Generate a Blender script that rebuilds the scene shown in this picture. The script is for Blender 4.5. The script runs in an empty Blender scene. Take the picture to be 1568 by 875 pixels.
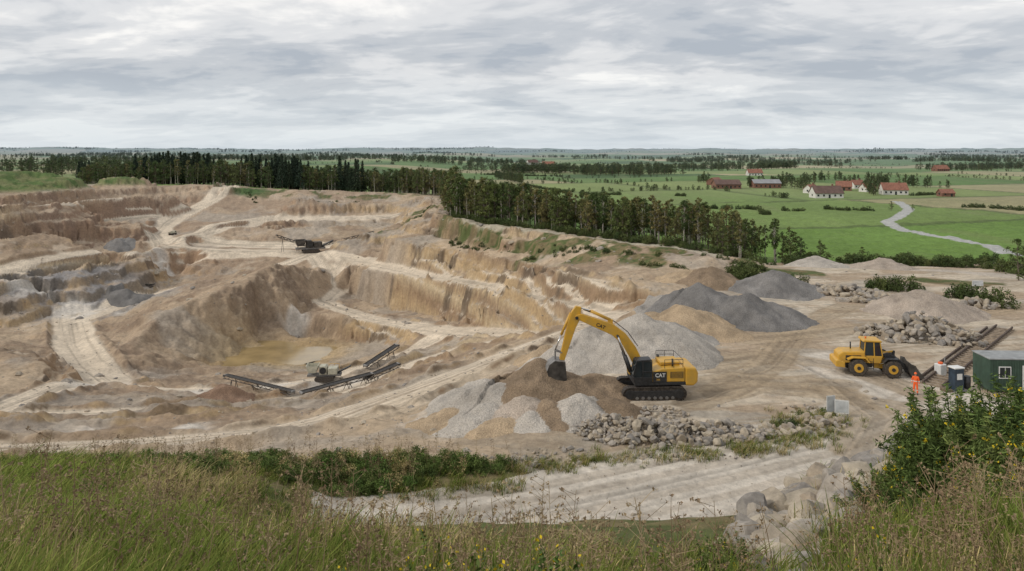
import bpy, bmesh, math, random, time
import numpy as np
from mathutils import Vector, Matrix
from mathutils.geometry import delaunay_2d_cdt
T0=time.time()
rng=np.random.default_rng(7); random.seed(7)
F=1100.;CX=784.;HY=232.;H=20.
def P(px,py,z):
    Y=F*(H-z)/(py-HY); return ((px-CX)/F*Y,Y,z)
def PY(px,py,Y): return ((px-CX)/F*Y,Y,H-Y*(py-HY)/F)
def ss(a,b,x):
    t=np.clip((np.asarray(x,float)-a)/(b-a),0,1); return t*t*(3-2*t)
def _h(ix,iy,s):
    h=(ix.astype(np.int64)*374761393+iy.astype(np.int64)*668265263+s*974634777)&0xffffffff
    h=((h^(h>>13))*1274126177)&0xffffffff
    h=h^(h>>16)
    return (h&0xffff)/65535.0
def vn(x,y,s=0):
    x=np.asarray(x,float);y=np.asarray(y,float)
    ix=np.floor(x);iy=np.floor(y);fx=x-ix;fy=y-iy
    fx=fx*fx*(3-2*fx);fy=fy*fy*(3-2*fy)
    a=_h(ix,iy,s);b=_h(ix+1,iy,s);c=_h(ix,iy+1,s);d=_h(ix+1,iy+1,s)
    return (a*(1-fx)+b*fx)*(1-fy)+(c*(1-fx)+d*fx)*fy
def fbm(x,y,s=0,o=4):
    v=0;a=.5;t=0
    for i in range(o):
        v=v+a*vn(x,y,s+i*17);t+=a;a*=.5
        x,y=(x*1.6-y*1.2)+3.1,(x*1.2+y*1.6)+7.7
    return v/t
def lerp(a,b,t): return a+(b-a)*t
# ---------------------------------------------------------------- materials
def newmat(name):
    m=bpy.data.materials.new(name);m.use_nodes=True
    nt=m.node_tree;b=nt.nodes['Principled BSDF'];return m,nt,b
def mat(name,col,rough=.6,metal=0,var=.2,scale=3.,bump=0.,bscale=25.,dirt=None):
    m,nt,b=newmat(name);N=nt.nodes;L=nt.links
    tc=N.new('ShaderNodeTexCoord');no=N.new('ShaderNodeTexNoise');no.inputs['Scale'].default_value=scale;no.inputs['Detail'].default_value=5
    L.new(tc.outputs['Object'],no.inputs['Vector'])
    mr=N.new('ShaderNodeMapRange');mr.inputs[1].default_value=.3;mr.inputs[2].default_value=.7
    mr.inputs[3].default_value=0;mr.inputs[4].default_value=1;L.new(no.outputs['Fac'],mr.inputs[0])
    mx=N.new('ShaderNodeMix');mx.data_type='RGBA'
    d=dirt if dirt else tuple(c*(1-2*var) for c in col)
    l=tuple(min(1,c*(1+var)) for c in col) if not dirt else col
    mx.inputs[6].default_value=(*d,1);mx.inputs[7].default_value=(*l,1)
    L.new(mr.outputs[0],mx.inputs[0]);L.new(mx.outputs[2],b.inputs['Base Color'])
    b.inputs['Roughness'].default_value=rough;b.inputs['Metallic'].default_value=metal
    if bump:
        n2=N.new('ShaderNodeTexNoise');n2.inputs['Scale'].default_value=bscale;n2.inputs['Detail'].default_value=3
        L.new(tc.outputs['Object'],n2.inputs['Vector'])
        bp=N.new('ShaderNodeBump');bp.inputs['Strength'].default_value=bump;bp.inputs['Distance'].default_value=.1
        L.new(n2.outputs['Fac'],bp.inputs['Height']);L.new(bp.outputs[0],b.inputs['Normal'])
    return m
def haze_tint(nt,colsock):  # aerial haze painted into the base colour, blue-grey with distance from origin
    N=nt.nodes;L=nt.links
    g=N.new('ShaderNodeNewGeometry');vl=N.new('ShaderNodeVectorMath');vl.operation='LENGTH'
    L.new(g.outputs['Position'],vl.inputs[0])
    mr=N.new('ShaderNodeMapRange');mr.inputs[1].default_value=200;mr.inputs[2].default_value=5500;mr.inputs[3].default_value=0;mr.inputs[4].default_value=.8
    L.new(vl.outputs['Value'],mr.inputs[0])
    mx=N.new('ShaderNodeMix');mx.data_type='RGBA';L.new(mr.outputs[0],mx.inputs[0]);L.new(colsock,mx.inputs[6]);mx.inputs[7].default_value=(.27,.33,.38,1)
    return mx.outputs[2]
def leafmat(name,c1,c2,transl=.25,rough=.7,dohaze=False):
    m,nt,b=newmat(name);N=nt.nodes;L=nt.links
    at=N.new('ShaderNodeAttribute');at.attribute_name='Col'
    oi=N.new('ShaderNodeObjectInfo')
    mx=N.new('ShaderNodeMix');mx.data_type='RGBA';mx.inputs[6].default_value=(*c1,1);mx.inputs[7].default_value=(*c2,1)
    L.new(oi.outputs['Random'],mx.inputs[0])
    mu=N.new('ShaderNodeMix');mu.data_type='RGBA';mu.blend_type='MULTIPLY';mu.inputs[0].default_value=1
    L.new(mx.outputs[2],mu.inputs[6]);L.new(at.outputs['Color'],mu.inputs[7])
    out=mu.outputs[2]
    if dohaze: out=haze_tint(nt,out)
    if transl<=0:
        b.inputs['Roughness'].default_value=rough;b.inputs['Specular IOR Level'].default_value=.15;L.new(out,b.inputs['Base Color'])
    else:
        d=N.new('ShaderNodeBsdfDiffuse');L.new(out,d.inputs['Color'])
        t=N.new('ShaderNodeBsdfTranslucent');L.new(out,t.inputs['Color'])
        ms=N.new('ShaderNodeMixShader');ms.inputs[0].default_value=transl
        L.new(d.outputs[0],ms.inputs[1]);L.new(t.outputs[0],ms.inputs[2]);L.new(ms.outputs[0],N['Material Output'].inputs['Surface'])
    return m
def groundmat(name,b1=.6,fine=3.0,speck=.25,dist=.15,voro=0,bsc=None,bdet=6):
    m,nt,b=newmat(name);N=nt.nodes;L=nt.links
    at=N.new('ShaderNodeAttribute');at.attribute_name='Col'
    g=N.new('ShaderNodeNewGeometry')
    def noise(sc,de,ro=.6):
        n=N.new('ShaderNodeTexNoise');n.inputs['Scale'].default_value=sc;n.inputs['Detail'].default_value=de;n.inputs['Roughness'].default_value=ro
        L.new(g.outputs['Position'],n.inputs['Vector']);return n
    n1=noise(fine,4,.7);n2=noise(.25,4,.65)
    def rng_(n,lo,hi,a=.3,c=.7):
        mr=N.new('ShaderNodeMapRange');mr.inputs[1].default_value=a;mr.inputs[2].default_value=c;mr.inputs[3].default_value=lo;mr.inputs[4].default_value=hi
        L.new(n.outputs[0],mr.inputs[0]);return mr.outputs[0]
    m1=N.new('ShaderNodeMath');m1.operation='MULTIPLY';L.new(rng_(n1,1-speck,1+speck),m1.inputs[0]);L.new(rng_(n2,.82,1.15),m1.inputs[1])
    vm=N.new('ShaderNodeVectorMath');vm.operation='SCALE';L.new(at.outputs['Color'],vm.inputs[0]);L.new(m1.outputs[0],vm.inputs['Scale'])
    L.new(haze_tint(nt,vm.outputs[0]),b.inputs['Base Color'])
    b.inputs['Roughness'].default_value=.95;b.inputs['Specular IOR Level'].default_value=.15
    n3=noise(bsc or fine*.4,bdet,.75)
    bp=N.new('ShaderNodeBump');bp.inputs['Strength'].default_value=b1;bp.inputs['Distance'].default_value=dist
    L.new(n3.outputs[0],bp.inputs['Height'])
    last=bp
    if voro:
        v=N.new('ShaderNodeTexVoronoi');v.inputs['Scale'].default_value=voro;L.new(g.outputs['Position'],v.inputs['Vector'])
        b2=N.new('ShaderNodeBump');b2.inputs['Strength'].default_value=.7;b2.inputs['Distance'].default_value=.08
        b2.invert=True
        L.new(v.outputs['Distance'],b2.inputs['Height']);L.new(bp.outputs[0],b2.inputs['Normal']);last=b2
    L.new(last.outputs[0],b.inputs['Normal'])
    return m
# ---------------------------------------------------------------- mesh helpers
SC=bpy.context.scene.collection
def npmesh(name,V,Fq,cols=None,k=4,smooth=True,mi=None,mats=()):
    V=np.ascontiguousarray(V,dtype=np.float32);Fq=np.ascontiguousarray(Fq,dtype=np.int32)
    me=bpy.data.meshes.new(name);me.vertices.add(len(V));me.vertices.foreach_set('co',V.ravel())
    n=len(Fq);me.loops.add(n*k);me.loops.foreach_set('vertex_index',Fq.ravel())
    me.polygons.add(n);me.polygons.foreach_set('loop_start',np.arange(0,n*k,k,dtype=np.int32))
    me.polygons.foreach_set('use_smooth',np.full(n,smooth,dtype=bool))
    if mi is not None: me.polygons.foreach_set('material_index',np.asarray(mi,dtype=np.int32))
    me.update(calc_edges=True)
    if cols is not None:
        ca=me.color_attributes.new('Col','FLOAT_COLOR','POINT')
        c=np.ones((len(V),4),dtype=np.float32);c[:,:3]=cols;ca.data.foreach_set('color',c.ravel())
    for m in mats: me.materials.append(m)
    return me
def obj(name,me,coll=None,loc=(0,0,0),rz=0,parent=None):
    o=bpy.data.objects.new(name,me);(coll or SC).objects.link(o);o.location=loc;o.rotation_euler[2]=rz
    if parent: o.parent=parent
    return o
def empty(name,loc=(0,0,0),rz=0,sc=1):
    o=bpy.data.objects.new(name,None);SC.objects.link(o);o.location=loc;o.rotation_euler[2]=rz;o.scale=(sc,)*3;o.empty_display_size=.3;return o
def bev(o,w,seg=2):
    if w:
        m=o.modifiers.new('bevel','BEVEL');m.width=w;m.segments=seg;m.limit_method='ANGLE';m.angle_limit=.6
    return o
def prism(par,name,prof,y0,y1,m,b=.03):
    bm=bmesh.new();vs=[bm.verts.new((x,y0,z)) for x,z in prof];f=bm.faces.new(vs)
    r=bmesh.ops.extrude_face_region(bm,geom=[f]);
    for v in r['geom']:
        if isinstance(v,bmesh.types.BMVert): v.co.y=y1
    bmesh.ops.recalc_face_normals(bm,faces=bm.faces)
    me=bpy.data.meshes.new(name);bm.to_mesh(me);bm.free();me.materials.append(m)
    return bev(obj(name,me,parent=par),b)
def box(par,name,a,c,m,b=.02,rot=None):
    x0,y0,z0=a;x1,y1,z1=c
    return prism(par,name,[(x0,z0),(x1,z0),(x1,z1),(x0,z1)],y0,y1,m,b)
def cyl(par,name,p1,p2,r,m,n=16,r2=None,b=0):
    p1=Vector(p1);p2=Vector(p2);d=p2-p1
    bm=bmesh.new();bmesh.ops.create_cone(bm,cap_ends=True,segments=n,radius1=r,radius2=r if r2 is None else r2,depth=d.length)
    me=bpy.data.meshes.new(name);bm.to_mesh(me);bm.free();me.materials.append(m)
    for p in me.polygons: p.use_smooth=len(p.vertices)==4
    o=obj(name,me,parent=par);o.location=(p1+p2)/2;o.rotation_mode='QUATERNION';o.rotation_quaternion=d.to_track_quat('Z','Y')
    return bev(o,b)
def beams(par,name,segs,r,m,n=6):
    bm=bmesh.new()
    for a,c in segs:
        a=Vector(a);c=Vector(c);d=c-a
        M=Matrix.Translation((a+c)/2)@d.to_track_quat('Z','Y').to_matrix().to_4x4()
        bmesh.ops.create_cone(bm,cap_ends=True,segments=n,radius1=r,radius2=r,depth=d.length,matrix=M)
    me=bpy.data.meshes.new(name);bm.to_mesh(me);bm.free();me.materials.append(m);return obj(name,me,parent=par)
# ---------------------------------------------------------------- terrain control lines
PT=[]
def addline(pl,sp=.02):
    for a,b in zip(pl[:-1],pl[1:]):
        a=np.array(a,float);b=np.array(b,float);d=np.linalg.norm((b-a)[:2]);n=max(1,int(d/max(1.,sp*a[1])))
        for i in range(n): PT.append(a+(b-a)*i/n)
    PT.append(np.array(pl[-1],float))
def LZ(l): pl=[P(*p) for p in l];addline(pl);return pl
def LYy(l): pl=[PY(*p) for p in l];addline(pl);return pl
def W(l): addline([tuple(map(float,p)) for p in l])
W([(-70,-6,18),(0,-6,18.3),(70,-6,18)]);W([(-70,2,17.6),(-8,2,18.05),(0,2,18.05),(8,2,18.1),(70,2,17.6)])
LYy([(-600,870,6),(0,865,6),(250,878,6),(450,905,6),(800,925,6),(1050,930,6),(1200,935,6),(1400,880,6),(1700,850,6),(2200,850,6)])
LYy([(-500,815,12),(0,815,12),(200,830,12)]);LYy([(-400,775,22),(0,775,22),(180,785,22),(330,815,22)])
LYy([(-400,750,31),(0,750,31),(200,758,31),(380,790,31)])
foot=[((px-CX)/F*y,y,0) for px,y in [(400,30),(800,28),(1100,28),(1380,37),(1600,42),(2100,46)]];W(foot)
spur=LYy([(1125,900,8),(1150,850,11),(1195,795,14),(1260,745,17),(1340,704,20),(1450,690,22),(1600,670,23),(2000,660,24)])
LYy([(1400,790,13),(1700,770,13),(2100,770,13)])
bank=LZ([(-400,722,2),(0,718,2),(300,712,1.5),(600,702,1),(760,712,.5),(820,735,0)])
Min=LZ([(-400,712,-3),(0,708,-3),(200,700,-3.5),(400,685,-3.5),(560,665,-3),(640,645,-2.5),(700,615,-2.5),(760,580,-2.5),(850,535,-2),(930,505,-1.5),(1000,488,-.5),(1060,470,0)])
Mmid=LZ([(-400,695,-3.5),(0,690,-3.5),(200,680,-4),(400,663,-4.5),(500,640,-4.5),(600,605,-4.5),(700,570,-4.3),(800,535,-4),(870,508,-3.5),(930,490,-2.5)])
Mout=LZ([(-400,680,-6),(0,672,-6),(200,662,-7),(400,645,-8),(500,625,-8),(600,592,-8),(700,555,-7),(800,522,-6),(870,498,-5),(920,478,-3.5)])
F1=LZ([(-400,645,-12),(0,640,-12),(200,632,-13),(400,618,-15),(500,605,-15),(600,575,-14.5),(650,550,-14),(700,535,-13.5),(800,518,-11),(870,503,-7)])
F2=LZ([(150,590,-18),(250,598,-17.5),(330,600,-17),(420,592,-17),(520,575,-18),(600,550,-19),(660,525,-18)])
LZ([(330,575,-23.5),(420,572,-23),(500,562,-23),(560,545,-22.5),(600,530,-22)])
for p in [(340,562,-26),(400,548,-26.7),(470,555,-26.3),(500,540,-26.2),(450,520,-26.7),(390,530,-26.7),(430,540,-27),(360,550,-26.5)]: PT.append(np.array(P(*p)))
W4t=LZ([(440,470,-20.5),(480,476,-21),(560,492,-20.5),(610,505,-19)])
LZ([(440,510,-26.5),(500,518,-26.3),(560,522,-24.3),(610,518,-20.6)])
LZ([(560,490,-21),(640,503,-18),(720,512,-15),(800,516,-11)])
def wall(top,bots,run):
    t=[P(*p) for p in top];b=[PY(p[0],pb,q[1]-run) for p,q,pb in zip(top,t,bots)]
    addline(t);addline(b);return t,b
W3=wall([(530,408,-15),(560,412,-14.3),(640,428,-12.3),(700,440,-10.3),(800,460,-7.3),(870,478,-5)],[448,462,482,492,503,500],3)
L1=LZ([(490,392,-15),(560,402,-14),(640,418,-12),(700,432,-10),(800,450,-7),(920,470,-3)])
LZ([(560,395,-13.5),(640,409,-11.5),(700,422,-9.5),(800,441,-6.5),(920,461,-2.7),(1000,468,-1)])
LZ([(590,365,-6),(640,375,-6),(700,388,-5),(800,407,-3.5),(920,430,0),(1000,440,.6),(1060,448,.5)])
LZ([(600,350,-6),(680,363,-5.2),(700,372,-4.7),(760,384,-3.2),(800,390,-2.5),(900,404,-1),(1000,415,0),(1080,425,0)])
rim=LZ([(665,298,-2),(660,312,-1),(672,325,0),(700,337,.8),(760,350,1),(800,355,1.2),(900,366,1.5),(1000,379,2),(1100,390,2),(1150,398,1)])
serp=LZ([(490,394,-15.3),(508,420,-18.5),(510,440,-20.5),(490,460,-22)])
Aback=LZ([(-400,299,4),(0,299,4),(130,292,3),(250,285,3),(350,283,3),(370,290,1),(450,291,1),(600,296,-1),(665,298,-2)])
LZ([(-400,343,-5.5),(0,343,-5.5),(130,325,-5.5),(250,318,-5.5)]);B1=LZ([(-400,352,-6),(0,352,-6),(130,335,-6),(230,328,-6)])
LZ([(-400,318,2.),(0,318,2.),(130,305,1.5),(250,297,1.5)])
LZ([(-400,392,-12),(0,392,-12),(130,372,-12),(210,358,-12)]);Dl=LZ([(-400,415,-12.5),(0,415,-12.5),(120,395,-12.5),(230,380,-12.5)])
LZ([(-400,366,-6.5),(0,366,-6.5),(130,347,-6.5),(215,339,-6.7)])
LZ([(-400,478,-22),(0,478,-22),(60,470,-22),(120,445,-21.8),(200,422,-21)])
LZ([(-400,428,-12.8),(0,428,-12.8),(110,408,-12.8),(215,391,-12.8)])
ramp=LZ([(360,287,1.5),(320,308,-3),(270,335,-8.5),(238,360,-12),(250,372,-13)])
LZ([(450,305,-1.5),(600,308,-3)]);LZ([(400,314,-4.5),(450,314,-4.5),(600,316,-5.5)])
R2=LZ([(280,362,-11),(350,347,-10),(420,338,-9.5),(520,334,-9),(600,332,-9)]);LZ([(330,343,-8.5),(420,332,-8),(520,328,-8),(600,326,-8)])
LZ([(420,343,-10),(520,339,-10),(600,338,-10)]);LZ([(430,366,-15),(520,362,-15),(580,356,-14)]);LZ([(425,350,-10.2),(520,345,-10.2),(595,343,-10.2)])
fl=LZ([(300,373,-14),(400,378,-15),(470,378,-15),(540,376,-15)]);fl2=LZ([(270,380,-14),(330,384,-14.5),(420,385,-15),(480,390,-15.3)])
LZ([(250,425,-21.8),(300,412,-21)])
crest=[PY(*p) for p in [(475,405,210),(430,400,200),(380,425,185),(320,450,172),(250,480,160),(200,510,150),(180,540,140),(165,560,132)]];addline(crest)
LZ([(170,480,-22),(220,455,-22.3),(280,430,-22)])
LZ([(210,572,-21),(300,578,-22.5),(340,562,-25.5)]);LZ([(345,545,-25.5),(400,500,-24.5),(445,478,-21.8)])
loop=LZ([(110,480,-22),(110,500,-22),(115,530,-21.5),(135,560,-20.5),(170,585,-19)])
LZ([(-400,500,-21.5),(0,500,-21.5)]);LZ([(-400,530,-14),(0,530,-14),(50,565,-14),(100,600,-14)]);LZ([(30,510,-21),(80,545,-20),(120,585,-18.5)])
LYy([(-400,262,300),(0,263,300),(60,262,310),(110,275,320),(140,290,330)]);LYy([(150,282,345),(185,269,345),(225,280,345)]);W([(-400,350,4),(-140,350,3)]);W([(-140,365,3),(-160,362,3)])
for px,py in [(900,600),(1000,560),(1100,520),(1200,480),(1200,560),(1300,600),(1400,560),(1500,520),(1568,600),(1900,600),(1300,480),(1450,450),(1700,480),(2000,480),(760,690),(830,660),(900,640),(1250,680),(900,760),(1100,720),(1400,640),(1700,640),(600,830),(900,830)]: PT.append(np.array(P(px,py,0)))
LZ([(1180,408,0),(1300,412,0),(1568,420,0),(2000,420,0)])
for p in rim[3:]:
    PT.append(np.array((p[0],p[1]+22,p[2]-1)));PT.append(np.array((p[0]+6,p[1]+60,-7.)))
W([(50,150,-3),(320,150,-3)]);W([(60,195,-8),(320,195,-8)]);W([(-10,300,-8),(320,300,-8)])
def farm(x,y):
    r=np.hypot(x,y)
    z=-8+8*ss(-40,-200,x)*ss(6000,1200,r)
    z=z+(4+r*.006)*(fbm(x/260,y/260,5,3)-.5)*ss(460,900,y)
    return z+(ss(2500,7500,r)*(fbm(x/1300,y/2500,9,3))*75)
xs=np.arange(-490,331,15.);
for x in xs: PT.append(np.array((x,438.,float(farm(np.array(x),np.array(438.))))))
for y in np.arange(0,438,20.): PT.append(np.array((328.,y,0 if y<130 else (-4 if y<180 else -8))));PT.append(np.array((-488.,y,4.)))
P2=np.array(PT);key=np.round(P2[:,:2]/.35).astype(int);_,ui=np.unique(key,axis=0,return_index=True);P2=P2[ui]
GX0,GY0,GS=-490.,-6.,.5;NX=1640;NY=892
res=delaunay_2d_cdt([Vector((float(p[0]),float(p[1]))) for p in P2],[],[],0,1e-5)
zz=np.zeros(len(res[0]))
for i,o in enumerate(res[3]): zz[i]=P2[o[0],2] if o else 0
vx=np.array([(v.x,v.y) for v in res[0]])
Z=np.full((NY,NX),np.nan)
for tri in res[2]:
    a,b,c=[vx[i] for i in tri[:3]];za,zb,zc=zz[list(tri[:3])]
    i0=max(0,int((min(a[0],b[0],c[0])-GX0)/GS));i1=min(NX-1,int((max(a[0],b[0],c[0])-GX0)/GS)+1)
    j0=max(0,int((min(a[1],b[1],c[1])-GY0)/GS));j1=min(NY-1,int((max(a[1],b[1],c[1])-GY0)/GS)+1)
    if i1<=i0 or j1<=j0: continue
    X,Y=np.meshgrid(GX0+GS*np.arange(i0,i1+1),GY0+GS*np.arange(j0,j1+1))
    d=(b[1]-c[1])*(a[0]-c[0])+(c[0]-b[0])*(a[1]-c[1])
    if abs(d)<1e-9: continue
    l1=((b[1]-c[1])*(X-c[0])+(c[0]-b[0])*(Y-c[1]))/d;l2=((c[1]-a[1])*(X-c[0])+(a[0]-c[0])*(Y-c[1]))/d;l3=1-l1-l2
    m=(l1>=-1e-6)&(l2>=-1e-6)&(l3>=-1e-6)
    sub=Z[j0:j1+1,i0:i1+1];sub[m]=(l1*za+l2*zb+l3*zc)[m]
GXX,GYY=np.meshgrid(GX0+GS*np.arange(NX),GY0+GS*np.arange(NY))
nanm=np.isnan(Z);Z[nanm]=farm(GXX,GYY)[nanm]
for _ in range(2):
    Zp=np.pad(Z,1,mode='edge');Z=(Zp[1:-1,:-2]+2*Zp[1:-1,1:-1]+Zp[1:-1,2:])/4
    Zp=np.pad(Z,1,mode='edge');Z=(Zp[:-2,1:-1]+2*Zp[1:-1,1:-1]+Zp[2:,1:-1])/4
gy_,gx_=np.gradient(Z,GS);SL=np.hypot(gx_,gy_)
def bil(A,x,y):
    fx=np.clip((x-GX0)/GS,0,NX-1.001);fy=np.clip((y-GY0)/GS,0,NY-1.001);ix=fx.astype(int);iy=fy.astype(int);fx=fx-ix;fy=fy-iy
    return (A[iy,ix]*(1-fx)+A[iy,ix+1]*fx)*(1-fy)+(A[iy+1,ix]*(1-fx)+A[iy+1,ix+1]*fx)*fy
def inside(x,y): return (x>GX0+1)&(x<GX0+(NX-2)*GS)&(y<GY0+(NY-2)*GS)
def pip(x,y,poly):
    r=np.zeros(np.shape(x),bool);n=len(poly)
    for i in range(n):
        x1,y1=poly[i][:2];x2,y2=poly[(i+1)%n][:2]
        if y1==y2: continue
        c=((y1>y)!=(y2>y))&(x<(x2-x1)*(y-y1)/(y2-y1)+x1);r^=c
    return r
vfoot=[((px-CX)/F*y,y,0) for px,y in [(470,34),(800,33.5),(1000,33.5),(1150,34),(1380,38),(1600,42),(2100,46)]]
vegpoly=[P(-400,706,2),P(0,706,1.7),P(300,700,1.5),P(600,692,1),P(760,702,.5),P(815,725,0),P(760,744,0),P(620,768,0),P(480,786,0)]+vfoot+[(90,-8,0),(-90,-8,0),(-90,45,0)]
rockpoly=[PY(1130,960,5),PY(1110,900,8),PY(1135,850,12),PY(1180,790,18),PY(1285,703,27),PY(1400,690,30),PY(1375,730,20),PY(1350,790,15),PY(1330,860,11),PY(1300,920,8),PY(1290,960,5)]
yardpoly=[P(440,820,0),P(480,785,0),P(640,765,0),P(815,725,0),P(760,700,0),P(690,665,0),P(720,625,0),P(800,580,0),P(880,540,0),P(960,503,0),P(1040,480,0),P(1080,455,0),P(1085,430,0),P(1140,404,0),P(1300,396,0),P(2300,396,0),P(2300,900,0),P(440,900,0)]
def pdist(xx,yy,pl):
    best=np.full(len(xx),1e9);sg=np.zeros(len(xx));al=np.zeros(len(xx));ac=0
    for a,b in zip(pl[:-1],pl[1:]):
        a=np.array(a[:2],float);b=np.array(b[:2],float)
        d=b-a;L=np.linalg.norm(d);d=d/L;t=np.clip((xx-a[0])*d[0]+(yy-a[1])*d[1],0,L);px=a[0]+d[0]*t;py=a[1]+d[1]*t
        dd=np.hypot(xx-px,yy-py);m=dd<best;best[m]=dd[m];sg[m]=((xx-a[0])*d[1]-(yy-a[1])*d[0])[m];al[m]=(ac+t)[m];ac+=L
    return best,sg,al
def nearidx(x,y,pl,r):
    A=np.array([p[:2] for p in pl]);return np.where((x>A[:,0].min()-r)&(x<A[:,0].max()+r)&(y>A[:,1].min()-r)&(y<A[:,1].max()+r))[0]
lowroad=[P(490,462,-22),P(560,487,-21),P(640,500,-18),P(720,509,-15),P(800,514,-11.5),P(870,504,-7),P(920,488,-3)]
ROADS=[(Mmid,8.5),(L1,6.5),(serp,8.5),(F1[1:],5.5),(F2,7.),(loop,8),(Dl,10),(B1,9),(ramp,9),(R2,9),(fl,10),(fl2,10),(lowroad,6),([P(-300,657,-9),P(0,655,-9),P(200,648,-10),P(330,640,-10)],4),([P(170,590,-18),P(110,600,-16),P(0,625,-12.5)],5),([P(470,395,-16),P(380,408,-16),P(300,430,-19),P(220,455,-22),P(120,490,-22)],7),([P(660,560,-12),P(560,600,-14),P(440,630,-12),P(300,650,-10)],4)]
def detail(x,y):
    ins=inside(x,y)
    sc=.6+y/220
    pw=ss(50,70,y)*ss(440,400,y)*ins
    jx=3*(fbm(x/6,y/6,301,3)-.5)
    yd=pip(x+jx,y+jx,yardpoly)
    pw=pw*(~yd)
    wx=x+pw*sc*(6.*(fbm(x/(8*sc),y/(8*sc),201,4)-.5)+2.*(fbm(x/1.9,y/1.9,202,3)-.5));wy=y+pw*sc*(6.*(fbm(x/(8*sc)+9,y/(8*sc),203,4)-.5)+2.*(fbm(x/1.9,y/1.9+7,204,3)-.5))
    rm=np.zeros(len(x));bm_=np.zeros(len(x))
    for pl,wd in ROADS:
        ii=nearidx(x,y,pl,wd*1.5)
        if len(ii)==0: continue
        d,_,_=pdist(x[ii],y[ii],pl);rm[ii]=np.maximum(rm[ii],ss(wd*.66,wd*.48,d));bm_[ii]=np.maximum(bm_[ii],np.exp(-((d-wd*.62)/.8)**2)*(d>wd*.45))
    wx=x+(wx-x)*(1-rm*.9);wy=y+(wy-y)*(1-rm*.9)
    z=np.where(ins,bil(Z,wx,wy),farm(x,y));s=np.where(ins,bil(SL,wx,wy),0)
    pit=ss(46,56,y)*ss(440,400,y)*ins*ss(4,1.,z)*(~yd)
    pit=np.where((y>200),ss(440,400,y)*ins*ss(12,8,z),pit)
    veg=pip(x,y,vegpoly)
    rs_=rm*ss(1.1,.5,s)
    far=ss(120,250,y);lo=lerp(.30,.14,far);hi=lerp(.64,.36,far)
    t=np.clip((s-lo)/(hi-lo),0,1);w=t*t*(3-2*t)*pit*(~veg)*(1-rs_)
    cd,csg,cal=pdist(x,y,crest);md=ss(34,22,cd)*(y>125)
    wr=w*(1-md*.9);fa=1-.35*far
    n=fbm(x/(5*sc),y/(5*sc),21,5)-.5;rd=np.abs(fbm(x/(7*sc),y/(7*sc),33,4)-.5)
    z=z+wr*sc*fa*(2.4*n-3.4*(1-.3*far)*(.10-rd))
    nl=fbm(x/14,y/14,44,3)-.5;st=2.1+y*.006
    k=(z+3.5*nl)/st;f=np.floor(k);zt=(f+ss(.30,.70,k-f))*st-3.5*nl
    ts=(.75-.25*far)*wr;z=z*(1-ts)+zt*ts
    z=z+wr*1.1*sc*fa*(fbm(x/1.6,y/1.6,55,3)-.5)
    gu=np.abs(vn(cal/4.2+1.5*fbm(x/9,y/9,71,2),csg/40,72)-.5)+.5*np.abs(vn(cal/1.9+fbm(x/5,y/5,73,2),csg/25,74)-.5)
    z=z+md*(1-rm)*ss(.5,7,cd)*ss(34,24,cd)*(gu*4.4-1.2)
    z=z+pit*(1-wr)*(1-.9*rm)*(1.6*(fbm(x/10,y/10,66,4)-.5)+.65*(fbm(x/1.7,y/1.7,67,3)-.5))
    z=z+pit*bm_*(1-rm)*1.1*(.2+vn(x/2.,y/2.,68))*ss(230,120,y)
    z=z+(~veg)*ins*(y<150)*.12*(fbm(x/3,y/3,77,4)-.5)
    z=z+veg*.4*(fbm(x/2,y/2,78,3)-.5)*ss(36,28,y)
    return z,w,rm,pit,veg,md,yd
lnr=lambda a,b,r:np.exp(np.arange(math.log(a),math.log(b),r))
YR=np.concatenate([lnr(1.2,30,.014),lnr(30,300,.0031),lnr(300,460,.006),lnr(460,14000,.012)])
TC=np.linspace(-1.08,1.08,1300)
YY,TT=np.meshgrid(YR,TC,indexing='ij');XX=TT*(YY+4)
x=XX.ravel();y=YY.ravel()
z,w,rm,pit,veg,md,yd=detail(x,y)
print('terrain',len(x),time.time()-T0)
zg=z.reshape(YY.shape)
dyi,dyj=np.gradient(YY);dxi,dxj=np.gradient(XX);dzi,dzj=np.gradient(zg)
nx_=dyi*dzj-dzi*dyj;ny_=dzi*dxj-dxi*dzj;nz_=dxi*dyj-dyi*dxj
nzn=(np.abs(nz_)/np.sqrt(nx_**2+ny_**2+nz_**2+1e-12)).ravel();steep=1-nzn
C=lambda *a:np.array(a)
def mixc(c,col,m): return c+(np.asarray(col)-c)*np.asarray(m)[:,None]
n20=fbm(x/22,y/22,101,4);n5=fbm(x/5,y/5,102,4);n1=fbm(x/1.1,y/1.1,103,3)
c=np.tile(C(.47,.365,.255),(len(x),1));c=mixc(c,C(.33,.245,.17),ss(.42,.64,n20));c=mixc(c,C(.53,.44,.335),ss(.55,.72,n5)*.6);c=mixc(c,C(.25,.18,.125),ss(.56,.72,fbm(x/7+50,y/7,104,4))*.55)
zs=z+3.5*(n20-.5)+1.4*(n5-.5)
s1=vn(zs/1.0,x*0+.5,5);s2=vn(zs/2.7,x/60,6)
wc=np.tile(C(.43,.31,.18),(len(x),1));wc=mixc(wc,C(.54,.44,.30),ss(.45,.75,s1)*.75);wc=mixc(wc,C(.27,.185,.12),ss(.45,.68,s2)*.85);wc=mixc(wc,C(.13,.10,.075),ss(.52,.66,n5)*.8)
rust=ss(-50,-110,x)*ss(215,250,y);wc=mixc(wc,C(.30,.20,.14),rust*.7*ss(.2,.6,s1+.25));c=mixc(c,C(.38,.28,.20),rust*.4)
gx,gy,_=P(70,455,-20);gr=np.exp(-(((x-gx)/42)**2+((y-gy)/22)**2)**2);gr=gr*ss(.3,.55,n5+.12)*(z<-13.5)
wc=mixc(wc,C(.18,.165,.15),gr*.8)
c=mixc(c,C(.27,.265,.27),gr*.85)
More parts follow.
